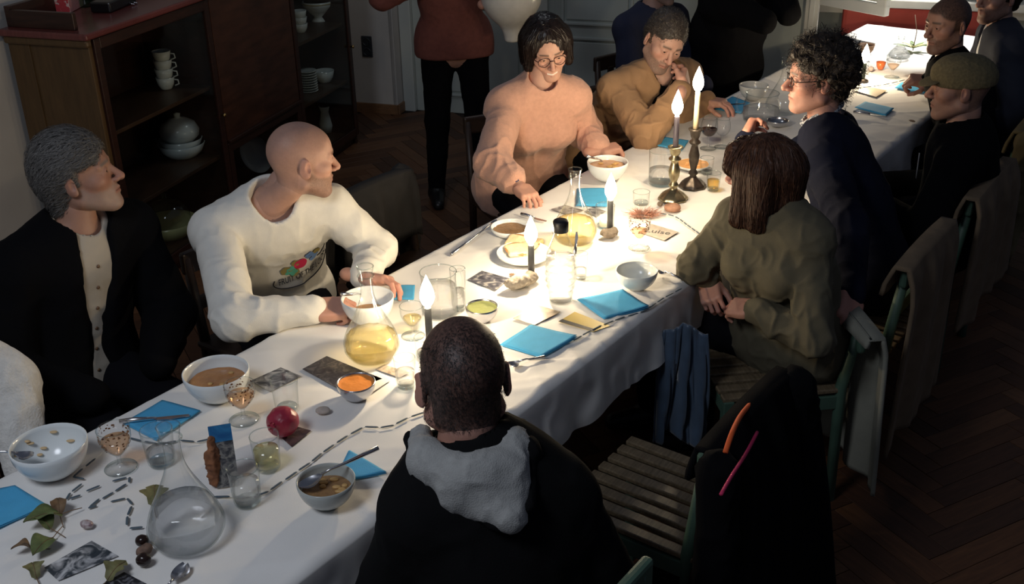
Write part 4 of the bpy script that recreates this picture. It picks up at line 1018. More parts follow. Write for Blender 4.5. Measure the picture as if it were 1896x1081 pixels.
def candlestick(label, px, py, zc, m, wbase):
    p = T(px, py); H = zc-p[2]; R = wbase*mpp(px, py)/2
    pr_ = [(.0001, 0), (R, 0), (R*1.0, .006), (R*.86, .016), (R*.62, .028), (R*.30, .040), (R*.22, .048), (R*.36, .056), (R*.30, .064), (R*.20, .072), (R*.36, H*.45), (R*.40, H*.55), (R*.26, H*.68), (R*.22, H*.72), (R*.42, H*.76), (R*.42, H*.78), (R*.24, H*.82), (R*.34, H*.88), (R*.40, H*.95), (R*.52, H*.985), (R*.52, H), (.011, H), (.011, H-.012), (.0001, H-.012)]
    o = lathe('candlestick', pr_, m, None, p, 36, lambda z, a: (.05*np.cos(a*8) if z < .03 else 0*a)); tag(o, label, 'candlestick'); return p
zc4 = zat(1245, 282, 1245, 380); p4 = candlestick('greenish brass candlestick with the mauve candle', 1246, 368, zc4, M_brass, 54)
c = p4.copy(); c[2] = zc4-.008; candle('lit mauve candle in the greenish brass candlestick', c, zat(1246, 214, 1246, 368)-c[2], M_candlep, power=.9)
zc5 = zat(1282, 238, 1282, 345); p5 = candlestick('dark bronze candlestick with the cream candle', 1282, 345, zc5, M_bronze, 50)
c = p5.copy(); c[2] = zc5-.008; candle('lit cream candle in the dark bronze candlestick', c, zat(1282, 170, 1282, 345)-c[2], M_cream_c, power=.9)
o = lathe('wood_slice', [(.0001, 0), (.030, 0), (.032, .008), (.030, .016), (.0001, .016)], M_wooddisc, None, T(1245, 388), 28); tag(o, 'round slice of reddish wood before the brass candlestick', 'wood slice')
cp = T(1597, 150); o = lathe('candle_foot', [(.0001, 0), (.03, 0), (.03, .006), (.014, .014), (.0001, .014)], M_bronze, None, cp, 24); tag(o, 'dark foot under the candle on the far table', 'candle holder')
cp[2] += .01; candle('lit dark green candle on the far table', cp, zat(1597, 116, 1597, 150)-cp[2], M_cgreen)

# napkins and cards
M_nap = mat('blue_paper_napkin', (.07, .38, .66), rough=.85, var=.06, vscale=30, bump=.25, bscale=350)
def poly_sheet(corners, n=12):
    """bilinear grid over four table points"""
    A, B, C, D = [np.array(q, float) for q in corners]; s = np.linspace(0, 1, n); S, Tt = np.meshgrid(s, s, indexing='ij'); S = S.ravel()[:, None]; Tt = Tt.ravel()[:, None]
    V = A*(1-S)*(1-Tt)+B*S*(1-Tt)+C*S*Tt+D*(1-S)*Tt
    i, j = np.meshgrid(np.arange(n-1), np.arange(n-1), indexing='ij'); i = i.ravel(); j = j.ravel(); F = np.stack([i*n+j, (i+1)*n+j, (i+1)*n+j+1, i*n+j+1], 1)
    return V, F, S.ravel(), Tt.ravel()
def napkin(label, px, layers=3, lift=.004, curl=0.0):
    q = [T(*p) for p in px]; c = sum(q)/4; e = empty('napkin', c); tag(e, label, 'napkin')
    for L in range(layers):
        k = 1-.02*L; pts = [(p-c)*k+np.array([.0015*L, -.001*L, .0015+L*lift/2]) for p in q]
        V, F, S, Tt = poly_sheet(pts, 14); V[:, 2] += .0012*(vnoise(V*[1, 1, 0]+L, 25)+.5)+curl*(S*Tt)**3*L/layers
        n = len(V); V2 = V.copy(); V2[:, 2] += .0011; F2 = F[:, ::-1]
        g = 14; ring = [i*g for i in range(g)]+[(g-1)*g+j for j in range(1, g)]+[i*g+g-1 for i in range(g-2, -1, -1)]+[j for j in range(g-2, 0, -1)]
        sd = np.array([(ring[a], ring[(a+1) % len(ring)], ring[(a+1) % len(ring)]+n, ring[a]+n) for a in range(len(ring))])
        mesh('napkin_layer', np.concatenate([V, V2]), np.concatenate([F2, F+n, sd]), M_nap, e)
    return e
napkin('blue paper napkin at the corner below the empty white bowl', [(-60, 1005), (-50, 915), (28, 900), (90, 938)])
napkin('blue paper napkin under the knife near the bowl of soup', [(228, 785), (300, 742), (372, 762), (290, 818)])
napkin('small folded blue napkin behind the spoon of the grey bowl', [(630, 868), (645, 836), (716, 878), (655, 890)], 3, .006)
napkin('blue paper napkin at the table edge beside the hooded man', [(925, 640), (981, 603), (1069, 627), (1002, 664)], 3, .005, .01)
napkin('blue paper napkin beside the yellow-striped card', [(1068, 556), (1152, 538), (1202, 573), (1118, 592)], 3, .005, .012)
napkin('blue paper napkin behind the goblet next to the white bowl', [(722, 556), (730, 530), (768, 530), (766, 556)])
napkin('blue paper napkin behind the ribbed carafe by the woman in pink', [(1066, 382), (1068, 350), (1122, 350), (1124, 384)])
napkin('blue paper napkin by the elbow of the man in tan', [(1200, 268), (1205, 252), (1275, 262), (1262, 280)])
napkin('blue paper napkin with cutlery near the round glass jug', [(1318, 202), (1355, 180), (1388, 192), (1372, 211)])
napkin('blue paper napkin behind the curly-haired man', [(1582, 200), (1600, 190), (1655, 202), (1640, 216)])
napkin('blue paper napkin beside the man in the cap', [(1656, 164), (1668, 154), (1720, 160), (1712, 174)])
def card(label, px, m, name='photo_card', cat='card', mats=None):
    q = [T(*p) for p in px]; c = sum(q)/4; c[2] = ZT+.0012
    top = [p-c for p in q]
    for p in top: p[2] = .0008
    bot = [p*[1, 1, 0] for p in top]
    if np.cross(top[1]-top[0], top[2]-top[0])[2] < 0: top = top[::-1]; bot = bot[::-1]
    o = mesh(name, top+bot, [(0, 1, 2, 3), (7, 6, 5, 4)]+[(i, i+4, (i+1) % 4+4, (i+1) % 4) for i in range(4)], m, None, False, c); tag(o, label, cat); return o, c, q
dk = [(.02, .02, .03), (.10, .10, .11), (.30, .30, .30), (.6, .58, .55)]
card('postcard of a snowy mountain view lying by the dry leaves', [(82, 1052), (170, 1002), (219, 1030), (108, 1076)], picture_mat('card_mountain', [(.02, .03, .04), (.05, .06, .07), (.45, .45, .46), (.7, .7, .7)], 22, seed=1))
card('dark card with round shapes near the spoon', [(185, 1085), (230, 1060), (272, 1082), (240, 1110)], picture_mat('card_dark', [(.01, .01, .012), (.02, .02, .025), (.2, .2, .22)], 45, seed=4))
card('grey landscape card beside the bowl of orange soup', [(464, 706), (520, 681), (558, 697), (500, 726)], picture_mat('card_land', dk, 26, seed=2))
card('dark rocky photo card under the steel bowl of orange dip', [(560, 684), (605, 660), (708, 702), (640, 728)], picture_mat('card_rock', [(.02, .02, .025), (.06, .06, .07), (.22, .2, .18)], 34, seed=3))
card('white card lying under the orange dip by the carafe', [(640, 728), (700, 690), (722, 706), (672, 738)], picture_mat('card_white', [(.7, .68, .66), (.75, .73, .7)], 6))
card('dark photo card under the pomegranate', [(522, 812), (548, 790), (576, 798), (540, 828)], picture_mat('card_pom', [(.03, .02, .03), (.10, .06, .06), (.3, .25, .25)], 30, seed=5))
card('photo card with a chevron pattern near the bread plate', [(866, 518), (892, 502), (944, 516), (918, 538)], picture_mat('card_chev', [(.03, .03, .04), (.10, .10, .12), (.45, .43, .40)], 32, seed=6))
card('sepia photo card in front of the rock', [(950, 590), (996, 566), (1038, 578), (990, 602)], picture_mat('card_sepia', [(.10, .08, .06), (.35, .27, .18), (.75, .65, .5)], 24, seed=7))
cy, cc, cq = card('card with yellow and black stripes under the light streak', [(1034, 596), (1064, 578), (1130, 604), (1098, 615)], mat('card_yellow', (.55, .40, .08), rough=.4))
q2 = [np.array(T(*p))-cc for p in ((1034, 596), (1041, 591.5), (1104, 611), (1098, 615))]
mesh('black_stripe', [(p[0], p[1], .0010) for p in q2], [(0, 1, 2, 3)] if np.cross(q2[1]-q2[0], q2[2]-q2[0])[2] > 0 else [(3, 2, 1, 0)], mat('ink_black', (.015, .015, .018), rough=.5), cy, False)
card('grey photo card behind the ribbed carafe', [(1020, 388), (1046, 380), (1082, 390), (1052, 398)], picture_mat('card_b', dk, 30, seed=8))
card('photo card tucked by the candle of the votive', [(1082, 392), (1098, 382), (1122, 392), (1104, 402)], picture_mat('card_c', dk, 30, seed=9))
nc, ncc, ncq = card('name card with a handwritten name beside the goblet', [(1182, 430), (1206, 415), (1256, 430), (1230, 446)], picture_mat('card_name', [(.28, .24, .2), (.42, .37, .32)], 20, seed=3))
card('fallen card beside the round glass jug on the far table', [(1582, 168), (1604, 160), (1642, 168), (1622, 180)], picture_mat('card_far', [(.5, .42, .3), (.7, .6, .45)], 10, seed=2))
card('patterned card under the wine carafe and the tall glass', [(695, 684), (712, 676), (758, 690), (740, 700)], picture_mat('card_d', [(.25, .18, .12), (.4, .33, .25), (.6, .5, .4)], 40, seed=11))
card('grey card on the cloth behind the man in the cap', [(1530, 118), (1548, 110), (1572, 116), (1556, 124)], picture_mat('card_e', dk, 30, seed=12))
# handwriting on the name card
def text_mesh(txt, size, ext=.0003):
    cu = bpy.data.curves.new('t', 'FONT'); cu.body = txt; cu.size = size; cu.extrude = ext; cu.align_x = 'CENTER'; cu.align_y = 'CENTER'
    ob = bpy.data.objects.new('t', cu); COL.objects.link(ob); dg = bpy.context.evaluated_depsgraph_get(); dg.update()
    me = bpy.data.meshes.new_from_object(ob.evaluated_get(dg)); bpy.data.objects.remove(ob); bpy.data.curves.remove(cu); return me
me = text_mesh('Luise', .046); o = link('handwriting', me, nc, (mat('ink_black', (.015, .015, .018)),))
dx = (np.array(T(1250, 433))-np.array(T(1190, 425))); o.location = (0, 0, .0012); o.rotation_euler = (0, 0, math.atan2(dx[1], dx[0])); o.scale = (1, 1, 1)

# upright picture card leaning on a piece of bark
M_bark = mat('bark', (.30, .12, .05), rough=.9, color2=(.13, .05, .025), vscale=45, bump=.9, bscale=70)
pb = T(404, 895); V, Q = sdf_mesh([rc((0, 0, 0), (.0, .0, .10), .022, .012, k=.01, flat=((1, 0, 0), 1.6)), bx((.0, .0, .03), (.008, .018, .04), .004, k=.01), rc((.0, .012, .07), (.0, .022, .10), .008, .004, k=.006)], .0035); V = folds(V, Q, .004, 45); V[:, 2] -= V[:, 2].min()
o = mesh('bark_piece', V, Q, M_bark, None, True, pb, rot=(0, 0, -.3)); tag(o, 'rough piece of reddish bark propping up a picture card', 'bark')
pc1, pc2 = T(400, 905), T(446, 897); e = empty('picture_card', (pc1+pc2)/2); tag(e, 'upright picture card of blue sky over dark rocks against bark', 'card')
ex = unit(pc2-pc1); wd = np.linalg.norm(pc2-pc1); hz = zat(420, 798, 418, 900)-ZT; bk = np.array([-ex[1], ex[0], 0])*.03
def upr(z0, z1, m, name, off):
    V = []
    for y in (0, .0012):
        for s, z in ((-.5, z0), (.5, z0), (.5, z1), (-.5, z1)): V.append(ex*s*wd*.9+bk*z+np.array([0, 0, z*hz])-np.array([-ex[1], ex[0], 0])*(y+off))
    mesh(name, V, [(0, 1, 2, 3)[::-1], (4, 5, 6, 7), (0, 1, 5, 4), (1, 2, 6, 5), (2, 3, 7, 6), (3, 0, 4, 7)], m, e, False)
upr(0, 1, picture_mat('card_rocks2', [(.02, .025, .03), (.06, .06, .07), (.25, .24, .22), (.08, .08, .09)], 40, seed=6), 'card_sheet', 0)
upr(.74, 1, picture_mat('card_sky', [(.01, .10, .28), (.03, .20, .42), (.02, .08, .2)], 12, seed=2), 'sky_print', .0009)

# pomegranate, stones, leaves, chestnuts, shell
M_pom = mat('pomegranate_skin', (.36, .025, .055), rough=.4, color2=(.24, .012, .03), vscale=28, bump=.15, bscale=60)
pp = T(527, 805); V, Q = sdf_mesh([el((0, 0, .041), (.041, .041, .039), k=.01), rc((-.012, -.036, .052), (-.016, -.044, .056), .010, .008, k=.008), el((-.018, -.050, .058), (.006, .006, .006), k=.003, op=-1)], .003); V = folds(V, Q, .0015, 30)
o = mesh('pomegranate', V, Q, M_pom, None, True, pp); tag(o, 'red pomegranate lying between the glasses', 'pomegranate')
for k in range(6):
    a = k*1.047; c0 = np.array([-.016, -.044, .056]); ax = unit([-.4, -.85, .35]); u1_ = unit(np.cross(ax, [0, 0, 1])); u2_ = np.cross(ax, u1_)
    d = u1_*math.cos(a)+u2_*math.sin(a); tube('crown_tip', [c0+d*.007, c0+d*.009+ax*.006, c0+d*.011+ax*.010], [.003, .0025, .0008], M_pom, o, 6)
rock('smooth beige pebble behind the pomegranate', 598, 765, [el((0, 0, .009), (.020, .015, .009), k=.01)], mat('pebble', (.46, .40, .35), rough=.7, var=.15, vscale=60), .0025, .0008, name='pebble', cat='pebble')
rock('pale round pebble beside the far orange tealight', 1612, 132, [el((0, 0, .014), (.016, .016, .014), k=.01)], mat('pebble2', (.30, .24, .22), rough=.7), .003, .0008, name='pebble', cat='pebble')
rock('glossy dark chestnut touching the carafe', 265, 1010, [el((0, 0, .014), (.015, .014, .014), k=.01)], mat('chestnut_skin', (.018, .008, .006), rough=.2), .0025, .0006, name='chestnut', cat='chestnut')
rock('glossy dark chestnut below the hairy seed husk', 268, 1046, [el((0, 0, .015), (.017, .015, .015), k=.01)], mat('chestnut_skin', (.018, .008, .006)), .0025, .0006, name='chestnut', cat='chestnut')
rock('pale brown seed husk between the two chestnuts', 267, 1028, [el((0, 0, .010), (.017, .015, .010), k=.01), el((.006, .008, .012), (.01, .01, .008), k=.008)], mat('husk', (.22, .13, .09), rough=.8, color2=(.08, .05, .04), vscale=90), .0025, .002, name='seed_husk', cat='husk')
rock('white speckled snail shell beside the leaves', 163, 977, [el((0, 0, .009), (.014, .011, .009), k=.01), el((-.008, .002, .012), (.008, .008, .007), k=.006)], mat('shell', (.60, .54, .52), rough=.4, color2=(.20, .10, .12), vscale=110), .0022, .001, name='snail_shell', cat='shell')
M_leafs = [mat('dry_leaf_%s' % n, c, rough=.7, var=.35, vscale=50, bump=.3, bscale=90) for n, c in (('green', (.11, .14, .045)), ('olive', (.16, .15, .06)), ('brown', (.17, .10, .05)))]
def leaf(label, px, py, L, rz, m, tilt=(0, 0), lobes=0, z=.006, stem=True):
    n = 15; t = np.linspace(0, 1, n); V = []; F = []
    w = .36*L*np.sin(np.pi*t**.8)**.8*(1+(.28*np.cos(t*np.pi*lobes) if lobes else 0)); w[0] = w[-1] = .0008
    for i in range(n):
        for k, s in enumerate((-1, -.5, 0, .5, 1)): V.append((s*w[i], t[i]*L, .010*abs(s)*math.sin(math.pi*t[i])+.010*math.sin(3.1*t[i])-.004*(s*s)*math.cos(9*t[i])))
    for i in range(n-1):
        for k in range(4): F.append((i*5+k, i*5+k+1, i*5+k+6, i*5+k+5))
    p = T(px, py); p[2] += z
    o = mesh('leaf', V, F, m, None, True, p, rot=(tilt[0], tilt[1], rz)); tag(o, label, 'leaf')
    tube('midrib', [(0, t_*L, .010*math.sin(3.1*t_)+.0008) for t_ in np.linspace(0, 1, 8)], .0008, M_leafs[2], o, 5)
    if stem: tube('stalk', [(0, 0, 0), (.002, -.02, .002), (.006, -.045, .0)], .0011, M_leafs[2], o, 5)
    return o
leaf('green leaf on top of the dry leaf pile', 118, 960, .085, 2.2, M_leafs[0], (.15, .1), z=.014); leaf('broad green leaf low in the dry leaf pile', 100, 1000, .075, 2.9, M_leafs[0], (.1, -.15), z=.008)
leaf('dark green leaf sticking out of the leaf pile', 95, 985, .06, 1.0, M_leafs[0], (.2, .2), z=.010); leaf('brown curled leaf at the edge of the leaf pile', 62, 1022, .045, 2.0, M_leafs[2], (.3, .3), z=.006); leaf('small brown leaf behind the leaf pile', 112, 958, .05, .4, M_leafs[2], (.2, .1), z=.010)
leaf('lobed olive leaf behind the water carafe', 286, 938, .075, .25, M_leafs[1], (.05, .1), 5, z=.004); leaf('little lobed leaf at the corner of the mountain postcard', 68, 1072, .05, .5, M_leafs[1], (.05, .05), 5, z=.004); leaf('lobed leaf lying on the dark card', 200, 1078, .06, -.4, M_leafs[1], (.05, .1), 5, z=.006)
# dried moss tuft
mp_ = T(1192, 402); rr = np.random.RandomState(4); V = []; F = []
for k in range(420):
    a, b = rr.rand()*6.28, rr.rand(); r0 = .012*rr.rand(); d = np.array([math.cos(a)*math.sqrt(b)*1.5, math.sin(a)*math.sqrt(b), .3+.7*(1-b)*rr.rand()]); L_ = .018+.03*rr.rand(); q0 = np.array([math.cos(a)*r0*2, math.sin(a)*r0, .004])
    pts = [q0, q0+d*L_*.5+rr.randn(3)*.004, q0+d*L_+rr.randn(3)*.007]; pts = [np.array([p[0], p[1], max(p[2], .001)]) for p in pts]
    v, f = tube_data(pts, [.0008, .0007, .0004], 3, cap=False); o_ = len(V); V += list(v); F += [tuple(i+o_ for i in q) for q in f]
o = mesh('dried_moss', V, F, mat('dried_moss_m', (.42, .20, .14), rough=.9, var=.3, vscale=60), None, False, mp_); tag(o, 'tuft of reddish dried moss behind the goblet', 'moss')
rock('small dark seed pod beside the dried moss', 1222, 382, [el((0, 0, .010), (.011, .011, .010), k=.005)], M_drift, .003, .002, name='seed_pod', cat='seed pod')
# little star-shaped dried flower by the rock
st = T(948, 510); st[2] += .004; o = mesh('star_anise', [(0, 0, .004)]+[((.016 if i % 2 == 0 else .005)*math.cos(i*math.pi/7), (.016 if i % 2 == 0 else .005)*math.sin(i*math.pi/7), .0) for i in range(14)]+[(0, 0, -.003)], [(0, i+1, (i+1) % 14+1) for i in range(14)]+[(15, (i+1) % 14+1, i+1) for i in range(14)], M_leafs[2], None, False, st); tag(o, 'dark star-shaped seed pod beside the pale rock', 'seed pod')
# far table: plant, orange tealight, dark stick
o = lathe('tealight_holder', cup_prof(.026, .04), mat('orange_glass', (.55, .13, .04), rough=.2), None, T(1630, 128), 24); tag(o, 'orange tealight holder near the far candle', 'candle holder')
o = lathe('bread_basket', cup_prof(.05, .05), mat('basket', (.22, .13, .08), rough=.8, bump=.6, bscale=60), None, T(1602, 98), 24); tag(o, 'small brown basket behind the far candle', 'basket')
e = empty('flower_sprig', T(1690, 95)); tag(e, 'green leafy sprig lying on the far table', 'plant')
for k in range(9):
    a = k*.75; L = .07+.02*(k % 3); V = []; F = []
    for i in range(6):
        t = i/5; w = .013*math.sin(math.pi*min(t*.9+.1, 1)); c0 = np.array([math.cos(a)*t*L*1.3, math.sin(a)*t*L*.7, .02+.05*t*(1-.5*t)]); s = np.array([-math.sin(a), math.cos(a), 0])*w; V += [c0-s, c0+np.array([0, 0, -.003]), c0+s]
    for i in range(5): F += [(i*3, i*3+1, i*3+4, i*3+3), (i*3+1, i*3+2, i*3+5, i*3+4)]
    mesh('leaf', V, F, mat('fresh_leaf', (.16, .28, .05), rough=.5, var=.3, vscale=60) if k % 3 else mat('pale_petal', (.65, .6, .3), rough=.6), e)
tube('stem', [(0, 0, .005), (.03, .06, .1), (.02, .10, .19)], .0025, M_leafs[2], e, 6)

# cutlery
def spoon(label, p0, p1, L=.19, bowl_len=.045, bw=.019, name='spoon'):
    """p0 = bowl tip side, p1 = handle end (world points)"""
    p0, p1 = np.array(p0, float), np.array(p1, float); y = unit(p1-p0); x = unit(np.cross(y, [0, 0, 1])); z = np.cross(x, y); L = np.linalg.norm(p1-p0)
    o = empty(name, p0); tag(o, label, 'spoon'); R = np.stack([x, y, z], 1)
    n, m = 13, 9; V = []; F = []
    for i in range(n):
        t = i/(n-1); w = bw*math.sin(math.pi*(.04+.96*t)**.85)**.75 if i < n-1 else .003; w = max(w, .003)
        for j in range(m):
            s = -1+2*j/(m-1); V.append(R@np.array([s*w, t*bowl_len, .006*(s*s)+.007*(2*t-1)**2]))
    for i in range(n-1):
        for j in range(m-1): F.append((i*m+j, i*m+j+1, (i+1)*m+j+1, (i+1)*m+j))
    mesh('spoon_bowl', V, F, M_steel, o)
    V, F = tube_data([R@np.array([0, bowl_len-.004, .012]), R@np.array([0, bowl_len+.02, .013]), R@np.array([0, L*.6, .009]), R@np.array([0, L, .006])], [.003, .0028, .0040, .0062], 8); mesh('handle', V, F, M_steel, o)
    return o
def at(px, py, z): return np.array(up(px, py, ZT+z))
spoon('spoon resting in the small grey bowl of stew', at(556, 906, .05), at(702, 832, .10), bowl_len=.062, bw=.021)
spoon('spoon leaning in the empty white bowl', at(62, 848, .055), at(-70, 838, .085))
spoon('soup spoon lying beside the shallow soup dish', at(922, 412, .004), at(836, 474, .001))
spoon('spoon lying near the chestnuts', at(345, 1049, .003), at(292, 1120, .001), bowl_len=.055)
spoon('spoon standing in the bowl of peach stew', at(1118, 304, .04), at(1086, 292, .11), bowl_len=.03, bw=.012)
spoon('spoon beside the napkin at the hooded man', at(940, 680, .003), at(1008, 664, .003), bowl_len=.04)
spoon('teaspoon lying beside the pale blue bowl', at(1218, 506, .004), at(1262, 518, .002), bowl_len=.03, bw=.01)
spoon('spoon in the bowl of the man in white', at(680, 553, .03), at(632, 548, .10), bowl_len=.04, bw=.016)
def knife(label, p0, p1):
    p0, p1 = np.array(p0), np.array(p1); y = unit(p1-p0); x = np.array([y[1], -y[0], 0]); L = np.linalg.norm(p1-p0); o = empty('knife', p0); tag(o, label, 'knife')
    f = lambda a, b, c: a*x+b*L*y+np.array([0, 0, c])
    mesh('blade', [f(-.006, .5, .003), f(.007, .5, .003), f(.010, .75, .003), f(.004, 1, .003), f(-.006, .98, .003), f(-.006, .5, .0015), f(.007, .5, .0015), f(.010, .75, .002), f(.004, 1, .002), f(-.006, .98, .0015)], [(0, 1, 2, 3, 4), (9, 8, 7, 6, 5)]+[(i, i+5, (i+1) % 5+5, (i+1) % 5) for i in range(5)], M_steel, o, False)
    V, F = tube_data([f(0, 0, .005), f(0, .2, .006), f(0, .52, .004)], [.006, .007, .004], 8); mesh('handle', V, F, M_steel, o)
knife('knife lying across the blue napkin', at(222, 783, .008), at(352, 770, .010)); knife('second knife on the napkin near the round jug', at(1322, 196, .008), at(1380, 192, .008)); knife('knife beside the shallow soup dish near the woman in pink', at(965, 398, .002), at(1012, 411, .002)); knife('knife on the napkin behind the curly-haired man', at(1580, 209, .008), at(1640, 216, .008))
knife('butter knife standing in the glass behind the capped bottle', at(1064, 478, .06), at(1068, 430, .13))

# dashed ribbon strewn over the cloth
M_dash = mat('blue_grey_dash', (.085, .12, .15), rough=.7, var=.35, vscale=60); M_ribbon = mat('white_string', (.62, .62, .58), rough=.8)
dv, df = lathe_data([(.0002, -.5), (.55, -.47), (1, -.35), (1, .35), (.55, .47), (.0002, .5)], 8)
def garland(label, px, L=.040, gap=.008, w=.0032, closed=True):
    pts = bez([T(*p) for p in px], 14*len(px)); d = np.r_[0, np.cumsum(np.linalg.norm(np.diff(pts, axis=0), axis=1))]
    base = pts[0].copy(); e = empty('dashed_ribbon', base); tag(e, label, 'ribbon'); s = 0; k = 0; V0 = None
    at_ = lambda s: np.array([np.interp(s, d, pts[:, i]) for i in range(3)])
    if closed: tube('cord', [p-base+np.array([0, 0, .0008]) for p in pts[::3]], .0007, M_ribbon, e, 4)
    me = None
    while s+L <= d[-1]+.01:
        a, b = at_(s), at_(min(s+L, d[-1])); c = (a+b)/2; an = math.atan2(b[1]-a[1], b[0]-a[0]); ln = np.linalg.norm(b-a)
        V = np.stack([dv[:, 2], dv[:, 0]*w, dv[:, 1]*.0016], 1)
        if me is None:
            o = mesh('dash', V, df[:, ::-1], M_dash, e); me = o.data
        else:
            o = bpy.data.objects.new('dash', me); COL.objects.link(o); o.parent = e
        o.location = c-base+np.array([0, 0, .0028]); o.rotation_euler = (0, 0, an+rs.randn()*.03); o.scale = (ln, 1, 1); s += L+gap*(.6+.8*rs.rand())
garland('dashed ribbon running past the small grey bowl toward the hooded man', [(395, 921), (435, 921), (480, 920), (512, 900), (560, 868), (625, 820), (680, 790), (715, 794), (752, 776), (785, 765)])
garland('dashed ribbon behind the knife beside the goblet', [(240, 812), (268, 819), (300, 823), (340, 816), (370, 820), (395, 812)])
garland('dashed ribbon at the table edge by the yellow card', [(1062, 632), (1100, 610), (1150, 590), (1190, 578), (1225, 555), (1262, 535)])
garland('dashed ribbon curving toward the woman with brown hair', [(1222, 396), (1250, 402), (1278, 422), (1312, 446)], .026, .006)
garland('dashed ribbon crossing the far table', [(1545, 172), (1590, 164), (1640, 157), (1690, 145)], .05, .012)
garland('short dashed ribbon beside the empty white bowl', [(136, 884), (150, 872), (168, 858), (190, 838)], .036)
for i, seg in enumerate([[(135, 884), (165, 890)], [(152, 897), (118, 926), (150, 918)], [(160, 911), (205, 892)], [(208, 892), (247, 884), (238, 895), (190, 925)], [(185, 925), (160, 946), (196, 930)], [(205, 930), (240, 924), (245, 935), (237, 955), (235, 976)], [(240, 980), (265, 977)]]):
    garland(('bit of dashed ribbon scattered by the goblet', 'zigzag bit of dashed ribbon nearest the empty bowl', 'straight bit of dashed ribbon beside the goblet foot', 'long bent bit of dashed ribbon below the goblet', 'hooked bit of dashed ribbon below the goblet', 'corner of dashed ribbon beside the carafe', 'last short bit of dashed ribbon touching the carafe')[i], seg, .034, .006, closed=False)
# ------------------------------------------------------------------ the guests
M_blk = mat('black_cloth', (.004, .004, .005), rough=1.0, bump=.15, bscale=250, spec=.08); M_trs = mat('dark_trousers', (.006, .006, .008), rough=1.0, spec=.08)
def hcol(n, c, r=.45): return mat(n, c, rough=r, var=.35, vscale=90, spec=.4)
up3 = np.array([0, 0, 1.0]); TN3 = np.array([*TN, 0]); TD3 = np.array([*TD, 0])
def collar_prims(c, r, h, th, n=14, open_front=.0, drop=.03, lean=.2):
    """ring of short rods round the neck: a folded collar"""
    Nb, rt, tf, upT = c['Nb'], c['rt'], c['tf'], c['upT']; P = []; a0 = open_front
    A = np.linspace(a0, 2*math.pi-a0, n); pts = []
    for a in A: pts.append(Nb+tf*(math.cos(a)*r*1.02+.012)+rt*math.sin(a)*r-upT*(drop*(math.cos(a)*.5+.5)))
    for i in range(n-1): P.append(rc(pts[i], pts[i+1], th, k=.008)); 
    top = [p+upT*h-(p-Nb)*lean*.3 for p in pts]
    for i in range(n-1): P += [rc(top[i], top[i+1], th, k=.008), rc((pts[i]+top[i])/2, (pts[i+1]+top[i+1])/2, th, k=.008)]
    return P
def part_sdf(c, name, prims, m, res=.005, amp=.0, fs=20, parent=None, smooth=1, seed=0):
    V, Q = sdf_mesh(prims, res, smooth=smooth)
    if amp: V = folds(V, Q, amp, fs, seed=seed)
    return mesh(name, V-c['base'], Q, m, parent or c['o'])
FIST = dict(curls=[(1.15, 1.35, .8)]*4, thumb=(.9, .7, .5)); RELAX = dict(curl=(.35, .55, .35)); GRIP = dict(curls=[(.75, 1.1, .6), (.9, 1.2, .7), (1.0, 1.25, .7), (1.1, 1.25, .7)], thumb=(.75, .5, .4))

# man in the white sweatshirt
hc = up(560, 297, 1.165)
c = person('bald man in a white sweatshirt with printed fruit logo eating soup', hc, (.90, .42, -.10), W(1.06, -.50)[:2], (.42, -.91), shoulders=(W(.765, -.395, .955), W(1.10, -.215, .965)), skin=(.50, .29, .22), head=dict(jaw=1.0, w=1.0, ear=1.05), hs=1.05,
    colors=dict(beard=(.055, .03, .02), bstr=.55, brow=(.10, .05, .03), buzz=(.16, .09, .07), zstr=.22), sw=.20, trouser=M_trs, shz=.0,
    hands=[dict(side=1, w=up(583, 573, .80), dir=unit(W(.9, .16, .80)-W(.78, .02, .80)), nrm=unit(up3-TD3*.5), pose=GRIP, elbow=W(.57, -.11, .795)),
           dict(side=-1, w=up(672, 512, .80), dir=unit(TN3*.9+TD3*.25), nrm=unit(up3+TD3*.6), pose=dict(curl=(.4, .6, .4)), elbow=W(1.20, -.10, .80))])
M_sweat = mat('white_sweatshirt', (.74, .72, .66), rough=.95, var=.05, vscale=30, bump=.2, bscale=380)
swt, SV, SQ = garment(c, 'sweatshirt', M_sweat, t=.024, ts=.010, res=.0065, amp=.008, fscale=9, neck_r=.070, cuff=.003, ends={1: .97, -1: .97}, neck_tilt=.012)
part_sdf(c, 'neck_rib', collar_prims(c, .074, .010, .0065, 18, 0.0, .035), M_sweat, .004, parent=swt)
TV, TQ = sdf_mesh(c['trunk'](.024), .012, smooth=1); bvt = BVHTree.FromPolygons([Vector(v) for v in TV], TQ.tolist())
bv = BVHTree.FromPolygons([Vector(v) for v in SV], SQ.tolist())
d_ = _F*CF+CR*(566-948)+CU*(540.5-500); h_ = bvt.ray_cast(Vector(CAM), Vector(unit(d_)))
pc0 = np.array(h_[0]); pn = np.array(h_[1]); tx = unit(-c['rt']*.9+up3*.10); tf_ = c['tf']; tf_ = unit(tf_*.8+pn*.5); tx = unit(tx-tf_*(tx@tf_)); ty = np.cross(tf_, tx)
def onto(pts, off=.004):
    out = []
    for a, b in pts:
        q = pc0+tx*a+ty*b+tf_*.25; r = bvt.ray_cast(Vector(q), Vector(-tf_)); p = np.array(r[0]) if r[0] is not None else pc0+tx*a+ty*b
        r = bv.ray_cast(Vector(p+tf_*.03), Vector(-tf_), .08); p = np.array(r[0]) if r[0] is not None else p
        out.append(p+tf_*off-c['base'])
    return np.array(out)
M_print = mat('black_print', (.03, .03, .04), rough=.8)
me = text_mesh('FRUIT OF THE LOOM', .034, 0.0); co = np.array([v.co for v in me.vertices]); wdt = co[:, 0].max()-co[:, 0].min(); k_ = .205/wdt
pts = np.stack([co[:, 0]*k_, co[:, 1]*1.35-.006], 1); pv = onto(pts)
for v, p in zip(me.vertices, pv): v.co = p
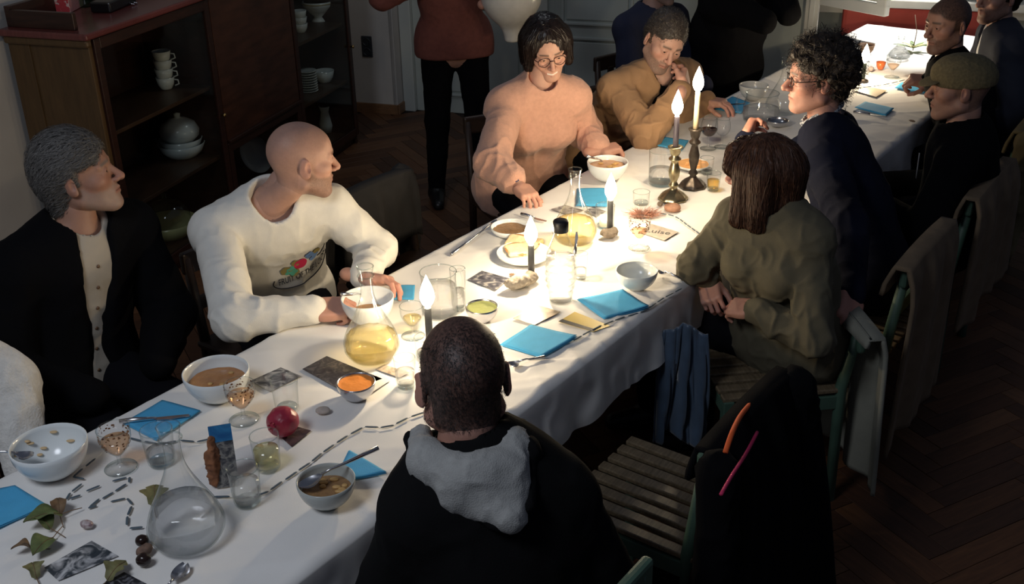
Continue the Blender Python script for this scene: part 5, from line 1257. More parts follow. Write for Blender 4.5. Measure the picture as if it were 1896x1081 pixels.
link('print_lettering', me, swt, (M_print,))
a = np.linspace(0, 2*math.pi, 61); rx, ry = .125, .052
ob = [(rx*math.cos(t)*(1-.03*math.cos(2*t)), ry*math.sin(t)-.006+.004*math.cos(3*t)) for t in a if not (1.25 < t < 2.75)]
st_ = next(i for i, t in enumerate(a) if t > 2.75); seq = [t for t in a if t >= 2.75]+[t for t in a if t <= 1.25][1:]
tube('print_oval', onto([(rx*math.cos(t)*(1-.03*math.cos(2*t)), ry*math.sin(t)-.006+.004*math.cos(3*t)) for t in seq], .003), .0018, M_print, swt, 5)
def blob_print(name, x, y, r, m, n=18, bump=.12, ph=0):
    P2 = [(x, y)]+[(x+r*(1+bump*math.cos(6*t+ph))*math.cos(t), y+r*(1+bump*math.cos(6*t+ph))*math.sin(t)) for t in np.linspace(0, 2*math.pi, n, endpoint=False)]
    V = onto([((a_+.013)*1.45-.013, (b_-.05)*1.45+.062) for a_, b_ in P2], .005+.0006*(len(name) % 4)); mesh(name, V, [(0, i+1, (i+1) % n+1) for i in range(n)], m, swt, True)
M_ol, M_pg, M_pb = mat('print_olive', (.30, .24, .08), rough=.8), mat('print_green', (.10, .42, .30), rough=.8), mat('print_blue', (.16, .28, .55), rough=.8)
for x, y, r in ((-.054, .040, .014), (-.034, .026, .012), (-.030, .058, .011), (.026, .062, .012)): blob_print('print_leaf', x, y, r, M_ol, 16, .10, 2)
for x, y in ((-.048, .040), (-.040, .046), (-.036, .036), (-.044, .030), (-.052, .030), (-.040, .024), (-.032, .028)): blob_print('print_grape', x, y, .0058, M_pg, 12, .02)
for x, y in ((.000, .068), (.009, .072), (.013, .064), (.004, .060), (.018, .055), (.012, .048), (.022, .046), (.027, .053)): blob_print('print_grape', x, y, .0058, M_pb, 12, .02)
blob_print('print_apple', -.018, .050, .0165, mat('print_red', (.68, .03, .10), rough=.8), 26, .02)
WHITE = c

# grey-haired man in the black jacket
hc = up(147, 326, 1.21)
c = person('grey-haired bearded man in a black jacket over a buttoned cream shirt', hc, (.96, .18, .16), W(.30, -.62)[:2], TN3, skin=(.40, .215, .15), head=dict(nose=1.02, jaw=.95, w=.98), hs=1.05,
    colors=dict(beard=(.30, .26, .23), bstr=.48, brow=(.16, .14, .12)), sw=.20, trouser=M_trs)
M_shirt = mat('cream_shirt', (.44, .39, .32), rough=.9, bump=.15, bscale=350)
sh, SV, SQ = garment(c, 'shirt', M_shirt, t=.012, sleeves=(), res=.008, amp=.004, fscale=14, neck_r=.066)
part_sdf(c, 'shirt_collar', collar_prims(c, .068, .018, .005, 14, .25, .05), M_shirt, .005, parent=sh)
tf, upT, rt, Nb = c['tf'], c['upT'], c['rt'], c['Nb']; bv = BVHTree.FromPolygons([Vector(v) for v in SV], SQ.tolist())
for k in range(6):
    q = Nb-upT*(.08+.068*k)+tf*.5; r = bv.ray_cast(Vector(q), Vector(-tf))
    if r[0] is not None:
        p = np.array(r[0])-c['base']; o = lathe('button', [(.0001, .002), (.005, .002), (.006, 0)], mat('button_brown', (.16, .09, .05), rough=.4), sh, p+tf*.001, 12); o.rotation_euler = Vector(tf).to_track_quat('Z', 'Y').to_euler()
garment(c, 'jacket', M_blk, t=.034, ts=.018, res=.010, amp=.007, fscale=8, neck_r=.082, cut=[rc(Nb+tf*.115, c['mid']+tf*.180, .056, .050, k=.012, op=-1), rc(c['mid']+tf*.180, c['Pc']+tf*.185-rt*.02, .050, .058, k=.012, op=-1)])
part_sdf(c, 'lapel_collar', collar_prims(c, .088, .030, .009, 16, .75, .09, .5), M_blk, .006)
M_greyhair = hcol('grey_hair', (.13, .122, .115), .6)
hair_mesh(c, 'hair', short_hair_prims(t=.014, top=.010, sides=.008, hl=.004, nape=-.085), M_greyhair, amp=.0022, fscale=40, strand=dict(n=4200, steps=11, step=.006, width=.0007, flow=HEAD_FLOW, lift=.006, jitter=.3))

# woman in pink
hc = up(1012, 90, 1.225)
PF = unit([.40, -.92, 0])
c = person('dark-haired woman with glasses in a loose pink knitted sweater', hc, (.20, -.93, -.36), W(2.55, -.46)[:2], PF, shoulders=(W(2.31, -.35, 1.0), W(2.565, -.195, 1.0)), skin=(.56, .33, .25), roll=-.12, fem=True, sw=.165, trouser=M_trs,
    head=dict(smile=.55, fem=True, w=.97, jaw=.95, nose=.95, res=.0022, neck=.72, chin=.92), hs=1.04, colors=dict(smile=.55, teeth=True, lip=(.45, .14, .12), brow=(.03, .02, .015), brow_w=.8),
    hands=[dict(side=1, w=W(1.97, -.04, .80), dir=unit(W(1.9, .10, .77)-W(1.97, -.04, .80)), nrm=(.1, -.2, 1), pose=dict(curls=[(.5, .7, .4), (.6, .7, .4), (.65, .7, .4), (.7, .75, .4)]), elbow=W(2.05, -.235, .84)),
           dict(side=-1, w=W(2.53, -.02, .795), dir=unit(W(2.66, .06, .80)-W(2.56, -.03, .79)), nrm=(0, -.1, 1), pose=FIST, elbow=W(2.68, -.20, .81))])
M_pink = mat('pink_knit', (.60, .33, .24), rough=.95, var=.08, vscale=60, bump=.45, bscale=260, sheen=.2)
pk, _, _ = garment(c, 'sweater', M_pink, t=.030, ts=.022, res=.0065, amp=.010, fscale=8, neck_r=.058, neck_h=.022, ends={1: .72, -1: .86}, cuff=.012, neck_tilt=.0, seed=4)
part_sdf(c, 'neck_rib', collar_prims(c, .066, .028, .008, 18, 0, .022), M_pink, .004, parent=pk)
A, E_, Wr, _h = c['arms'][1]
part_sdf(c, 'cuff_lining', [rc(E_+(Wr-E_)*.62, E_+(Wr-E_)*.78, .044, .041, k=.01)], mat('blue_lining', (.05, .05, .11), rough=.9), .005, .002, 30)
M_dark = hcol('black_brown_hair', (.018, .012, .011), .35)
BOB = [el((0, -.018, .040), (.090, .108, .098), k=.02), rc((0, -.07, .02), (0, -.062, -.055), .065, .055, k=.04)]
for s in (-1, 1): BOB += [rc((s*.066, .01, .045), (s*.076, .022, -.050), .034, .026, k=.03), rc((s*.07, -.04, .03), (s*.074, -.03, -.06), .036, .028, k=.03)]
BOB += [el((.012, .132, -.004), (.066, .088, .108), k=.012, op=-1), bx((0, .10, -.11), (.06, .08, .06), .01, k=.02, op=-1), bx((0, 0, -.145), (.2, .2, .055), .005, k=.012, op=-1)]
DOWN = lambda p: np.array([p[0]*1.5, p[1]*.8-.15*(p[2] > .07), -1.0-(p[2] > .1)*0])
hair_mesh(c, 'hair', BOB, M_dark, amp=.0025, fscale=38, stretch=(1, 1, .25), strand=dict(n=1800, steps=16, step=.008, width=.0009, flow=DOWN, lift=.0025, jitter=.12))
glasses(c, mat('glasses_tortoise', (.045, .015, .012), rough=.25), r=.0225, h=.92)
for s in (-1, 1): part_sdf(c, 'earring', [el(hl(c, (s*.080, -.012, -.048)), (.004, .004, .006), k=.001)], mat('steel', (.6, .6, .62)), .0015)
tube('wrist_band', [Wr+(E_-Wr)*.10+.024*(math.cos(t)*unit(np.cross(Wr-E_, up3))+math.sin(t)*unit(np.cross(np.cross(Wr-E_, up3), Wr-E_)))-c['base'] for t in np.linspace(0, 6.2832, 25)], .002, M_blk, c['o'], 6)

# man in tan jacket, head on hand
hc = up(1229, 78, 1.15)
c = person('bearded man in a tan jacket resting his cheek on his hand', hc, (.22, -.88, -.42), W(3.12, -.42)[:2], unit([.5, -.85, 0]), skin=(.55, .33, .26), roll=.28, sw=.20, trouser=M_trs, hs=1.05, neck_len=.15,
    head=dict(jaw=1.05, nose=1.0), colors=dict(beard=(.16, .12, .10), bstr=.75, brow=(.06, .04, .03), brow_w=1.1),
    hands=[dict(side=1, w=up(1264, 160, 1.0), elbow=W(2.82, .045, .80), dir=unit(up(1280, 100, 1.08)-up(1264, 160, 1.0)), nrm=(.75, -.55, .1), pose=dict(curls=[(.5, .9, .5), (.6, 1.0, .5), (.7, 1.1, .5), (.8, 1.1, .5)])),
           dict(side=-1, w=W(3.45, .02, .80), dir=TN3, nrm=up3, pose=RELAX)])
M_tan = mat('tan_canvas', (.34, .20, .105), rough=.85, var=.12, vscale=16, bump=.25, bscale=240)
Nb, tf, upT, rt = c['Nb'], c['tf'], c['upT'], c['rt']
garment(c, 'shirt', M_blk, t=.010, sleeves=(), res=.010, amp=.003, neck_r=.062)
jk, _, _ = garment(c, 'jacket', M_tan, t=.026, ts=.010, res=.0065, amp=.012, fscale=10, neck_r=.078, ends={1: .93}, cuff=.006, seed=2, cut=[rc(Nb+tf*.13, Nb+tf*.17-upT*.30, .045, .02, k=.015, op=-1)])
part_sdf(c, 'jacket_collar', collar_prims(c, .082, .034, .0075, 16, .55, .06, .35), M_tan, .005, parent=jk)
M_brown = hcol('dark_greying_hair', (.060, .050, .044))
hair_mesh(c, 'hair', short_hair_prims(t=.010, top=.012, sides=.004, hl=.020), M_brown, amp=.0025, fscale=50, strand=dict(n=3600, steps=6, step=.005, width=.0007, flow=HEAD_FLOW, lift=.006, jitter=.5))

# woman with the brown bob
hc = up(1408, 326, 1.125)
BF = unit([-.97, -.12, 0])
c = person('woman with a brown bob in an olive sweater with folded hands', hc, (-.80, .58, -.05), W(1.84, 1.16)[:2], BF, shoulders=(W(1.76, .985, .965), W(1.735, 1.235, .97)), skin=(.52, .29, .22), fem=True, sw=.165, trouser=M_trs, head=dict(fem=True, w=.95, jaw=.9), colors=dict(brow=(.06, .03, .02)), knee_fwd=[-.8, .6, 0],
    hands=[dict(side=-1, w=up(1392, 572, .73), dir=unit(up(1325, 566, .69)-up(1392, 572, .73)), nrm=unit(np.array([0, -.55, .8])), pose=dict(curls=[(.5, .8, .5), (.55, .85, .5), (.6, .9, .5), (.65, .9, .5)]), elbow=up(1506, 630, .68)),
           dict(side=1, w=up(1312, 522, .74), dir=unit(up(1322, 580, .68)-up(1312, 522, .74)), nrm=unit(np.array([-.4, -.7, .4])), pose=dict(curls=[(.55, .9, .5), (.6, .95, .5), (.7, 1., .5), (.8, 1., .5)]), elbow=up(1285, 492, .80))])
M_olive = mat('olive_jersey', (.105, .090, .055), rough=.9, var=.1, vscale=20, bump=.15, bscale=350)
garment(c, 'sweater', M_olive, t=.020, ts=.008, res=.006, amp=.011, fscale=11, neck_r=.06, ends={1: .90, -1: .92}, cuff=.004, seed=7)
for s in (1, -1):
    A, E_, Wr, _h = c['arms'][s]; n1 = unit(np.cross(Wr-E_, up3)); n2 = unit(np.cross(n1, Wr-E_)); p0 = Wr+(E_-Wr)*.06
    tube('hair_tie', [p0+.0265*(math.cos(t)*n1+math.sin(t)*n2)-c['base'] for t in np.linspace(0, 6.2832, 25)], .0022, M_blk, c['o'], 6)
M_bobb = hcol('chestnut_hair', (.085, .034, .017), .55)
LB = [el((0, -.020, .040), (.094, .114, .098), k=.02), rc((0, -.075, .02), (0, -.075, -.13), .066, .058, k=.04)]
for s in (-1, 1): LB += [rc((s*.066, .015, .045), (s*.082, .030, -.12), .036, .030, k=.03), rc((s*.07, -.04, .03), (s*.082, -.035, -.13), .042, .036, k=.03), rc((s*.03, .075, .09), (s*.065, .075, .04), .022, .02, k=.03)]
LB += [el((0, .135, -.05), (.050, .085, .115), k=.014, op=-1), bx((0, .12, -.15), (.05, .09, .08), .01, k=.02, op=-1), bx((0, 0, -.205), (.25, .25, .05), .005, k=.015, op=-1), rc((0, -.02, -.3), (0, -.02, -.10), .05, .04, k=.02, op=-1)]
hair_mesh(c, 'hair', LB, M_bobb, amp=.003, fscale=34, stretch=(1, 1, .2), strand=dict(n=2600, steps=22, step=.009, width=.0009, flow=DOWN, lift=.003, jitter=.10))
BOBW = c

# man with curly hair
hc = up(1513, 146, 1.225)
CFW = unit([-.92, .35, 0])
c = person('curly-haired man with glasses in a navy sweater over a checked shirt', hc, (-.99, .05, -.04), W(2.50, 1.20)[:2], CFW, shz=.035, skin=(.50, .26, .20), sw=.205, trouser=M_trs, hs=1.06, head=dict(nose=1.15, fat=.004, jaw=1.05), colors=dict(brow=(.04, .03, .025)),
    hands=[dict(side=1, w=up(1378, 258, .93), dir=unit(up(1408, 205, 1.0)-up(1378, 258, .93)), nrm=unit(np.array([-.7, .6, .2])), pose=dict(curls=[(.5, 1.0, .6), (.6, 1.1, .7), (.75, 1.2, .7), (.9, 1.2, .7)], thumb=(.7, .3, .3)), elbow=W(2.66, .74, .82)),
           dict(side=-1, w=up(1578, 548, .72), dir=unit(up(1562, 608, .66)-up(1578, 548, .72)), nrm=unit(np.array([.2, -.9, .3])), pose=FIST, hint=(.8, -.5, 0), size=1.15)])
M_navy = mat('navy_knit', (.007, .009, .022), rough=.95, bump=.2, bscale=300, spec=.15)
nv, _, _ = garment(c, 'sweater', M_navy, t=.026, ts=.008, res=.008, amp=.009, fscale=9, neck_r=.092, neck_h=-.012, neck_tilt=-.018, ends={1: .93, -1: .97}, seed=3)
mck = bpy.data.materials.new('checked_shirt'); mck.use_nodes = True; nt = mck.node_tree; ck = nt.nodes.new('ShaderNodeTexChecker'); ck.inputs['Scale'].default_value = 150; ck.inputs[1].default_value = (.50, .52, .55, 1); ck.inputs[2].default_value = (.05, .06, .10, 1)
tcx = nt.nodes.new('ShaderNodeTexCoord'); nt.links.new(tcx.outputs['Object'], ck.inputs[0]); nt.links.new(ck.outputs[0], nt.nodes['Principled BSDF'].inputs['Base Color']); nt.nodes['Principled BSDF'].inputs['Roughness'].default_value = .9; MATS['checked_shirt'] = mck
part_sdf(c, 'shirt_collar', collar_prims(dict(c, Nb=c['Nb']+c['upT']*.050-c['tf']*.010), .083, .034, .0075, 18, .30, .055, .25), mck, .0045)
rr = np.random.RandomState(11); CUR = [el((0, -.022, .045), (.088, .108, .094), k=.02), rc((0, -.085, .0), (0, -.08, -.05), .045, .035, k=.03)]
for k in range(420):
    d = unit(rr.randn(3)+np.array([0, -.25, .45])); p = np.array([0, -.022, .042])+d*np.array([.092, .114, .104])
    if p[1] > .045 and p[2] < .075: continue
    if p[2] < -.07 or (abs(p[0]) > .05 and p[1] > -.045 and p[2] < .02): continue
    if p[1] > .035 and p[2] < .05: continue
    CUR.append(el(p+rr.randn(3)*.004, np.full(3, .009+.008*rr.rand()), k=.005))
CUR += [el((0, .128, -.020), (.08, .07, .085), k=.012, op=-1)]
for s in (-1, 1): CUR += [el((s*.086, -.008, -.010), (.022, .030, .036), k=.006, op=-1), bx((s*.09, .05, -.03), (.04, .03, .06), .004, k=.01, op=-1)]
M_curl = hcol('dark_curly_hair', (.030, .021, .016), .6)
hair_mesh(c, 'hair', CUR, M_curl, amp=.003, fscale=55, res=.003, strand=dict(n=1500, steps=9, step=.006, width=.0010, flow=lambda p: np.array([p[0], -.4, -.3]), lift=.006, jitter=1.0, curl=.9))
glasses(c, mat('glasses_black', (.012, .008, .008), rough=.3), r=.020, h=.85)

# man in the flat cap
hc = up(1777, 163, 1.14)
c = person('man in an olive flat cap and black jacket', hc, (-.96, .28, -.06), W(3.10, 1.33)[:2], unit([-.9, .42, 0]), skin=(.42, .225, .165), sw=.20, trouser=M_trs, hs=1.05, head=dict(jaw=1.0, nose=1.0), colors=dict(buzz=(.05, .04, .035), zstr=.6, brow=(.06, .04, .03), beard=(.10, .07, .05), bstr=.2))
M_capm = mat('olive_tweed', (.13, .105, .055), rough=.95, var=.25, vscale=110, bump=.3, bscale=260)
garment(c, 'jacket', M_blk, t=.030, ts=.018, res=.011, amp=.006, fscale=8, neck_r=.072)
part_sdf(c, 'jacket_collar', collar_prims(c, .076, .022, .008, 14, .5, .05, .4), M_blk, .006)
part_sdf(c, 'white_collar', collar_prims(dict(c, Nb=c['Nb']+c['upT']*.026), .068, .018, .0055, 14, .2, .04, .2), mat('white_shirt', (.62, .62, .62), rough=.9), .005)
CAP = [el((0, -.016, .042), (.089, .113, .086), k=.02), el((0, .02, .060), (.080, .085, .062), k=.02), bx((0, -.01, -.045), (.2, .2, .058), .002, k=.006, op=-1)]
capo = hair_mesh(c, 'flat_cap', CAP, M_capm, res=.0035, amp=.0012, fscale=30)
Rb = rot_to((0, 1, -.32)); BR = [el((0, .098, .030), (.066, .050, .007), k=.006, R=Rb)]
V, Q = sdf_mesh(BR, .003); Vw = c['hc']+(V*c['hs'])@c['R'].T; mesh('cap_brim', Vw-c['base'], Q, M_capm, capo)
tube('drawstring', [c['Nb']+c['tf']*.155-c['upT']*z+c['rt']*(-.02-.02*z)-c['base'] for z in (.10, .13, .17, .21)], .0025, mat('grey_cord', (.35, .35, .36), rough=.8), c['o'], 6)

# shaved-head man beyond him
hc = up(1754, 46, 1.18)
c = person('man with cropped dark hair in a dark sweater beside the man in the cap', hc, (-.92, -.36, -.10), W(3.98, 1.16)[:2], unit([-.85, .3, 0]), skin=(.40, .215, .155), sw=.195, trouser=M_trs, hs=1.05, head=dict(jaw=1.0, nose=1.08), colors=dict(beard=(.05, .03, .025), bstr=.6, brow=(.03, .02, .015), buzz=(.025, .016, .012), zstr=.9, hl=.064),
    hands=[dict(side=1, w=up(1722, 150, .86), dir=unit([-.9, .1, .05]), nrm=(.1, -.3, 1), pose=GRIP, hint=(0, 0, -1))])
garment(c, 'sweater', M_blk, t=.02, ts=.018, res=.011, amp=.005, fscale=9, neck_r=.066)
# man in the dark suit
hc = up(1848, -6, 1.23)
c = person('dark-haired man in a navy suit with an open white collar', hc, (-.93, -.30, -.05), W(4.38, 1.28)[:2], unit([-.9, .2, 0]), skin=(.42, .235, .175), sw=.20, trouser=M_trs, hs=1.04, head=dict(jaw=1.0), colors=dict(beard=(.05, .035, .03), bstr=.5, brow=(.03, .02, .015)))
M_suit = mat('navy_suit', (.016, .019, .034), rough=.85, bump=.1, bscale=300)
Nb, tf, upT, rt = c['Nb'], c['tf'], c['upT'], c['rt']
garment(c, 'shirt', mat('white_shirt', (.62, .62, .62)), t=.010, sleeves=(), res=.010, amp=.003, neck_r=.064)
part_sdf(c, 'shirt_collar', collar_prims(c, .070, .040, .006, 16, .45, .055, .25), mat('white_shirt', (.62, .62, .62)), .005)
garment(c, 'suit_jacket', M_suit, t=.026, ts=.016, res=.010, amp=.005, fscale=9, neck_r=.080, cut=[rc(Nb+tf*.12, Nb+tf*.17-upT*.30, .05, .02, k=.015, op=-1)])
hair_mesh(c, 'hair', short_hair_prims(t=.016, top=.02, sides=.010), M_dark, amp=.003, fscale=45)

# man in the hooded jacket, seen from behind
hc = up(856, 704, 1.155)
c = person('balding man from behind in a dark jacket with a pale grey hood', hc, (-.22, .97, -.20), W(.20, 1.22)[:2], unit([-.22, .975, 0]), neck_len=.125, neck_back=.05, neck_base='head', shoulders=(W(.275, 1.27, .905), W(.07, 1.075, .905)), skin=(.42, .215, .16), sw=.205, trouser=M_trs, hs=1.15, head=dict(jaw=1.05, neck=1.05, fat=.004, ear=1.08), colors=dict(buzz=(.014, .009, .008), zstr=.93, brow=(.04, .03, .02), hl=.082),
    hands=())
M_jk = mat('dark_jacket', (.006, .006, .0065), rough=.95, bump=.2, bscale=220, spec=.1); M_hood = mat('grey_fleece', (.34, .34, .33), rough=.95, var=.1, vscale=60, bump=.4, bscale=300)
Nb, tf, upT, rt = c['Nb'], c['tf'], c['upT'], c['rt']
garment(c, 'jacket', M_jk, t=.030, ts=.012, res=.009, amp=.008, fscale=8, neck_r=.080, seed=5)
part_sdf(c, 'collar', collar_prims(c, .074, .014, .006, 18, .35, .0, .2), M_jk, .005)
NbH = Nb; Nb = Nb+upT*.022
HD = [rc(Nb+rt*s*.092+tf*.035+upT*.010, Nb+rt*s*.092-tf*.045+upT*.005, .024, .028, k=.03) for s in (1, -1)]
HD += [rc(Nb+rt*s*.092-tf*.045+upT*.005, Nb-tf*.100+rt*s*.02-upT*.01, .028, .030, k=.03) for s in (1, -1)]
HD += [rc(Nb+rt*s*.085-tf*.06-upT*.02, Nb+rt*(.045+s*.01)-tf*.150-upT*.10, .026, .022, k=.05) for s in (1, -1)]
HD += [el(Nb+rt*.01-tf*.112-upT*.045, (.085, .024, .062), k=.04, R=np.stack([rt, tf, upT], 1))]
hdo = part_sdf(c, 'hood', HD, M_hood, .005, .004, 13)
part_sdf(c, 'hood_edge', [rc(Nb+rt*.118+tf*.04, Nb+rt*.118-tf*.05-upT*.005, .020, .024, k=.03), rc(Nb+rt*.118-tf*.05-upT*.005, Nb+rt*.085-tf*.14-upT*.085, .022, .016, k=.03), rc(Nb-rt*.115+tf*.05, Nb-rt*.105-tf*.055-upT*.03, .016, .018, k=.03), rc(Nb-rt*.105-tf*.055-upT*.03, Nb+rt*.02-tf*.15-upT*.115, .016, .014, k=.03)], M_jk, .006, .004, 18, parent=hdo)
hv, hq = head_parts(**dict(jaw=1.05, neck=1.08, fat=.004, ear=1.08, res=.0045))
kx, ky, kz = np.abs(hv[:, 0]), hv[:, 1], hv[:, 2]; kp = (ky < .02) & (kz > -.07) & (kx < .077) & ((kz < .085) | (ky < -.05))
SV_, SF_ = strands(hv, hq, 2600, 4, .003, .0005, keep=kp, flow=lambda p: np.array([p[0]*.4, -.3, -1.0]), lift=.0022, jitter=.6)
mesh('hair', c['hc']+(SV_*c['hs'])@c['R'].T-c['base'], SF_, hcol('cropped_hair', (.016, .011, .010), .6), c['o'])

# standing man with the bowl
c = person('standing man in a rust shirt and black trousers holding a bowl', (-.30, 5.75, 1.70), (.3, -1, -.2), (-.29, 5.98), (.12, -1), skin=(.45, .25, .19), legs='stand', sw=.205, trouser=M_blk, head=dict(), colors=dict(buzz=(.05, .03, .02), zstr=.8),
    hands=[dict(side=1, w=(-.40, 5.72, 1.30), dir=(.8, -.3, .3), nrm=(0, -.3, 1), pose=RELAX, hint=(-.5, 0, -1)), dict(side=-1, w=ray_plane(912, 6, (0, 5.60, 0), np.array([0, 1.0, 0])), dir=unit([.85, -.1, .1]), nrm=(-.2, -.5, .8), pose=GRIP, hint=(.5, 0, -1))])
M_rust = mat('rust_shirt', (.16, .050, .040), rough=.9, var=.15, vscale=40, bump=.15, bscale=250)
sr, _, _ = garment(c, 'shirt', M_rust, t=.010, ts=.012, res=.011, amp=.006, fscale=9, neck_r=.07, extra=[rc(c['Pc']-c['rt']*.10+up3*.06, c['Pc']+c['rt']*.10+up3*.06, 0.105, k=.04, flat=(c['tf'], 1.1)), rc(c['Pc']-c['rt']*.10-up3*.02, c['Pc']+c['rt']*.10-up3*.02, .108, k=.05, flat=(c['tf'], 1.1)), rc(c['Pc']-c['rt']*.085-up3*.10, c['Pc']+c['rt']*.085-up3*.10, .118, k=.05, flat=(c['tf'], 1.15))], cut=[bx(c['Pc']-up3*.28, (.5, .5, .20), .005, k=.006, op=-1)])
p = ray_plane(948, 76, (0, 5.62, 0), np.array([0, 1.0, 0]))
o = lathe('serving_bowl', smooth_prof([(.0001, 0), (.034, .0), (.042, .03), (.060, .075), (.115, .13), (.150, .19), (.155, .24), (.150, .24), (.11, .14), (.0001, .09)], 30), mat('cream_china', (.72, .70, .64)), None, tuple(p), 36); tag(o, 'large pale footed bowl held by the standing man', 'bowl')

# person in navy behind the tan jacket, and person in black
c = person('person in a navy top sitting behind the man in tan', up(1222, -34, 1.22), (.9, -.45, -.1), W(4.05, -.62)[:2], unit([.6, -.75, 0]), skin=(.48, .28, .22), sw=.19, trouser=M_trs, head=dict(), colors=dict(beard=(.2, .18, .16), bstr=.5))
garment(c, 'top', mat('deep_blue_top', (.014, .018, .045), rough=.9), t=.02, res=.012, amp=.006, fscale=9, neck_r=.066)
hair_mesh(c, 'hair', short_hair_prims(t=.012, top=.01), M_brown, amp=.003)
c = person('person dressed in black standing by the far table', W(4.45, -.28, 1.62), (.6, -.6, -.4), W(4.38, -.32)[:2], unit([.7, -.7, 0]), skin=(.48, .28, .22), legs='stand', sw=.20, trouser=M_blk, head=dict(), colors={})
garment(c, 'coat', M_blk, t=.045, ts=.03, res=.012, amp=.01, fscale=7, neck_r=.07, extra=[rc(c['Pc']-c['rt']*.10, c['Pc']+c['rt']*.10, .16, k=.05), rc(c['Pc']-c['rt']*.10-up3*.22, c['Pc']+c['rt']*.10-up3*.22, .16, k=.06)])
hair_mesh(c, 'hair', short_hair_prims(t=.015, top=.01), M_dark, amp=.003)
# person in the fluffy white sweater at the edge
c = person('person in a fluffy white sweater sitting beside the grey-haired man', W(-.30, -.56, 1.18), TN3, W(-.32, -.62)[:2], TN3, skin=(.52, .3, .23), fem=True, sw=.175, trouser=M_trs, head=dict(fem=True), colors={},
    hands=[dict(side=-1, w=W(-.14, -.14, .62), dir=unit(TN3-.4*TD3), nrm=up3, pose=RELAX, elbow=up(12, 712, .80))])
M_fluff = mat('fluffy_white_knit', (.66, .64, .60), rough=1.0, var=.1, vscale=60, bump=.8, bscale=160, sheen=.3)
garment(c, 'sweater', M_fluff, t=.03, ts=.034, res=.009, amp=.007, fscale=12, neck_r=.064)
hair_mesh(c, 'hair', BOB, M_brown, amp=.003)
# ------------------------------------------------------------------ chairs, coats, bag
M_dkw = mat('dark_chair_wood', (.030, .016, .010), rough=.45, var=.3, vscale=12, stretch=(1, 1, 5)); M_grn = mat('green_paint', (.06, .115, .08), rough=.55, var=.15, vscale=14, bump=.08, bscale=60); M_slat = mat('seat_slat_wood', (.17, .125, .075), rough=.35, var=.35, vscale=14, stretch=(1, 8, 8))
def wooden_chair(label, u, v, yaw, green=False, group=None, hb=0.0):
    p = W(u, v, 0); e = empty('garden_chair' if green else 'wooden_chair', p, yaw); tag(e, label, 'chair', group); m = M_grn if green else M_dkw
    hw = .21
    for s in (-1, 1):
        box('front_leg', (s*(hw-.02), .19, .22), (.036, .036, .44), m, e, .004)
        V, F = tube_data([(s*(hw-.02), -.20, 0), (s*(hw-.02), -.19, .45), (s*(hw-.02), -.225, .775-hb)], [.019, .020, .017], 8); mesh('back_post', V, F, m, e)
        box('side_rail', (s*(hw-.02), 0, .40), (.022, .37, .05), m, e, .003)
    box('front_rail', (0, .19, .40), (.36, .022, .05), m, e, .003)
    if green:
        for k in range(8): box('seat_slat', (-.185+k*.053, 0, .445), (.036, .42, .016), M_slat, e, .004)
    else: bm_obj('seat', box_bm(.43, .42, .028, bev=.010), m, e, (0, .0, .447))
    box('top_rail', (0, -.226, .755-hb), (.46 if green else .42, .028, .085), m, e, .010)
    box('lower_rail', (0, -.205, .60-hb*.5), (.36, .018, .05), m, e, .004)
    if not green:
        for k in (-1, 0, 1): box('back_slat', (k*.09, -.215, .67), (.045, .012, .12), m, e, .003)
    return e
def face(vec): return math.atan2(vec[1], vec[0])-math.pi/2
for lab, u, v, fw in (('dark wooden chair under the man in the white sweatshirt', 1.00, -.42, TN3), ('dark wooden chair under the grey-haired man', .30, -.64, TN3), ('dark wooden chair under the woman in pink', 2.66, -.52, PF), ('dark wooden chair under the man in the tan jacket', 3.14, -.46, (.5, -.85, 0)),
                      ('dark wooden chair under the person in fluffy white', -.32, -.64, TN3), ('dark wooden chair under the person in navy', 4.05, -.64, (.6, -.75, 0)), ('empty dark wooden chair with a grey jacket on its back', 1.66, -.32, TN3)): wooden_chair(lab, u, v, face(fw))
for lab, u, v, fw in (('green wooden chair under the man in the hooded jacket', .10, 1.25, -TN3), ('empty green garden chair with slatted seat hung with a black coat', .95, 1.17, -TN3), ('green wooden chair under the curly-haired man', 2.30, 1.22, -TN3),
                      ('green wooden chair under the man in the cap', 3.06, 1.22, -TN3), ('green wooden chair under the man with cropped hair', 3.98, 1.18, -TN3), ('green wooden chair under the man in the suit', 4.42, 1.30, -TN3)): wooden_chair(lab, u, v, face(fw), True)
_bc = wooden_chair('green wooden chair under the woman with the brown bob', 1.84, 1.16, face(BF), True, None, .12); _bc.location = Vector(W(1.84, 1.16, 0)+BF*.07)
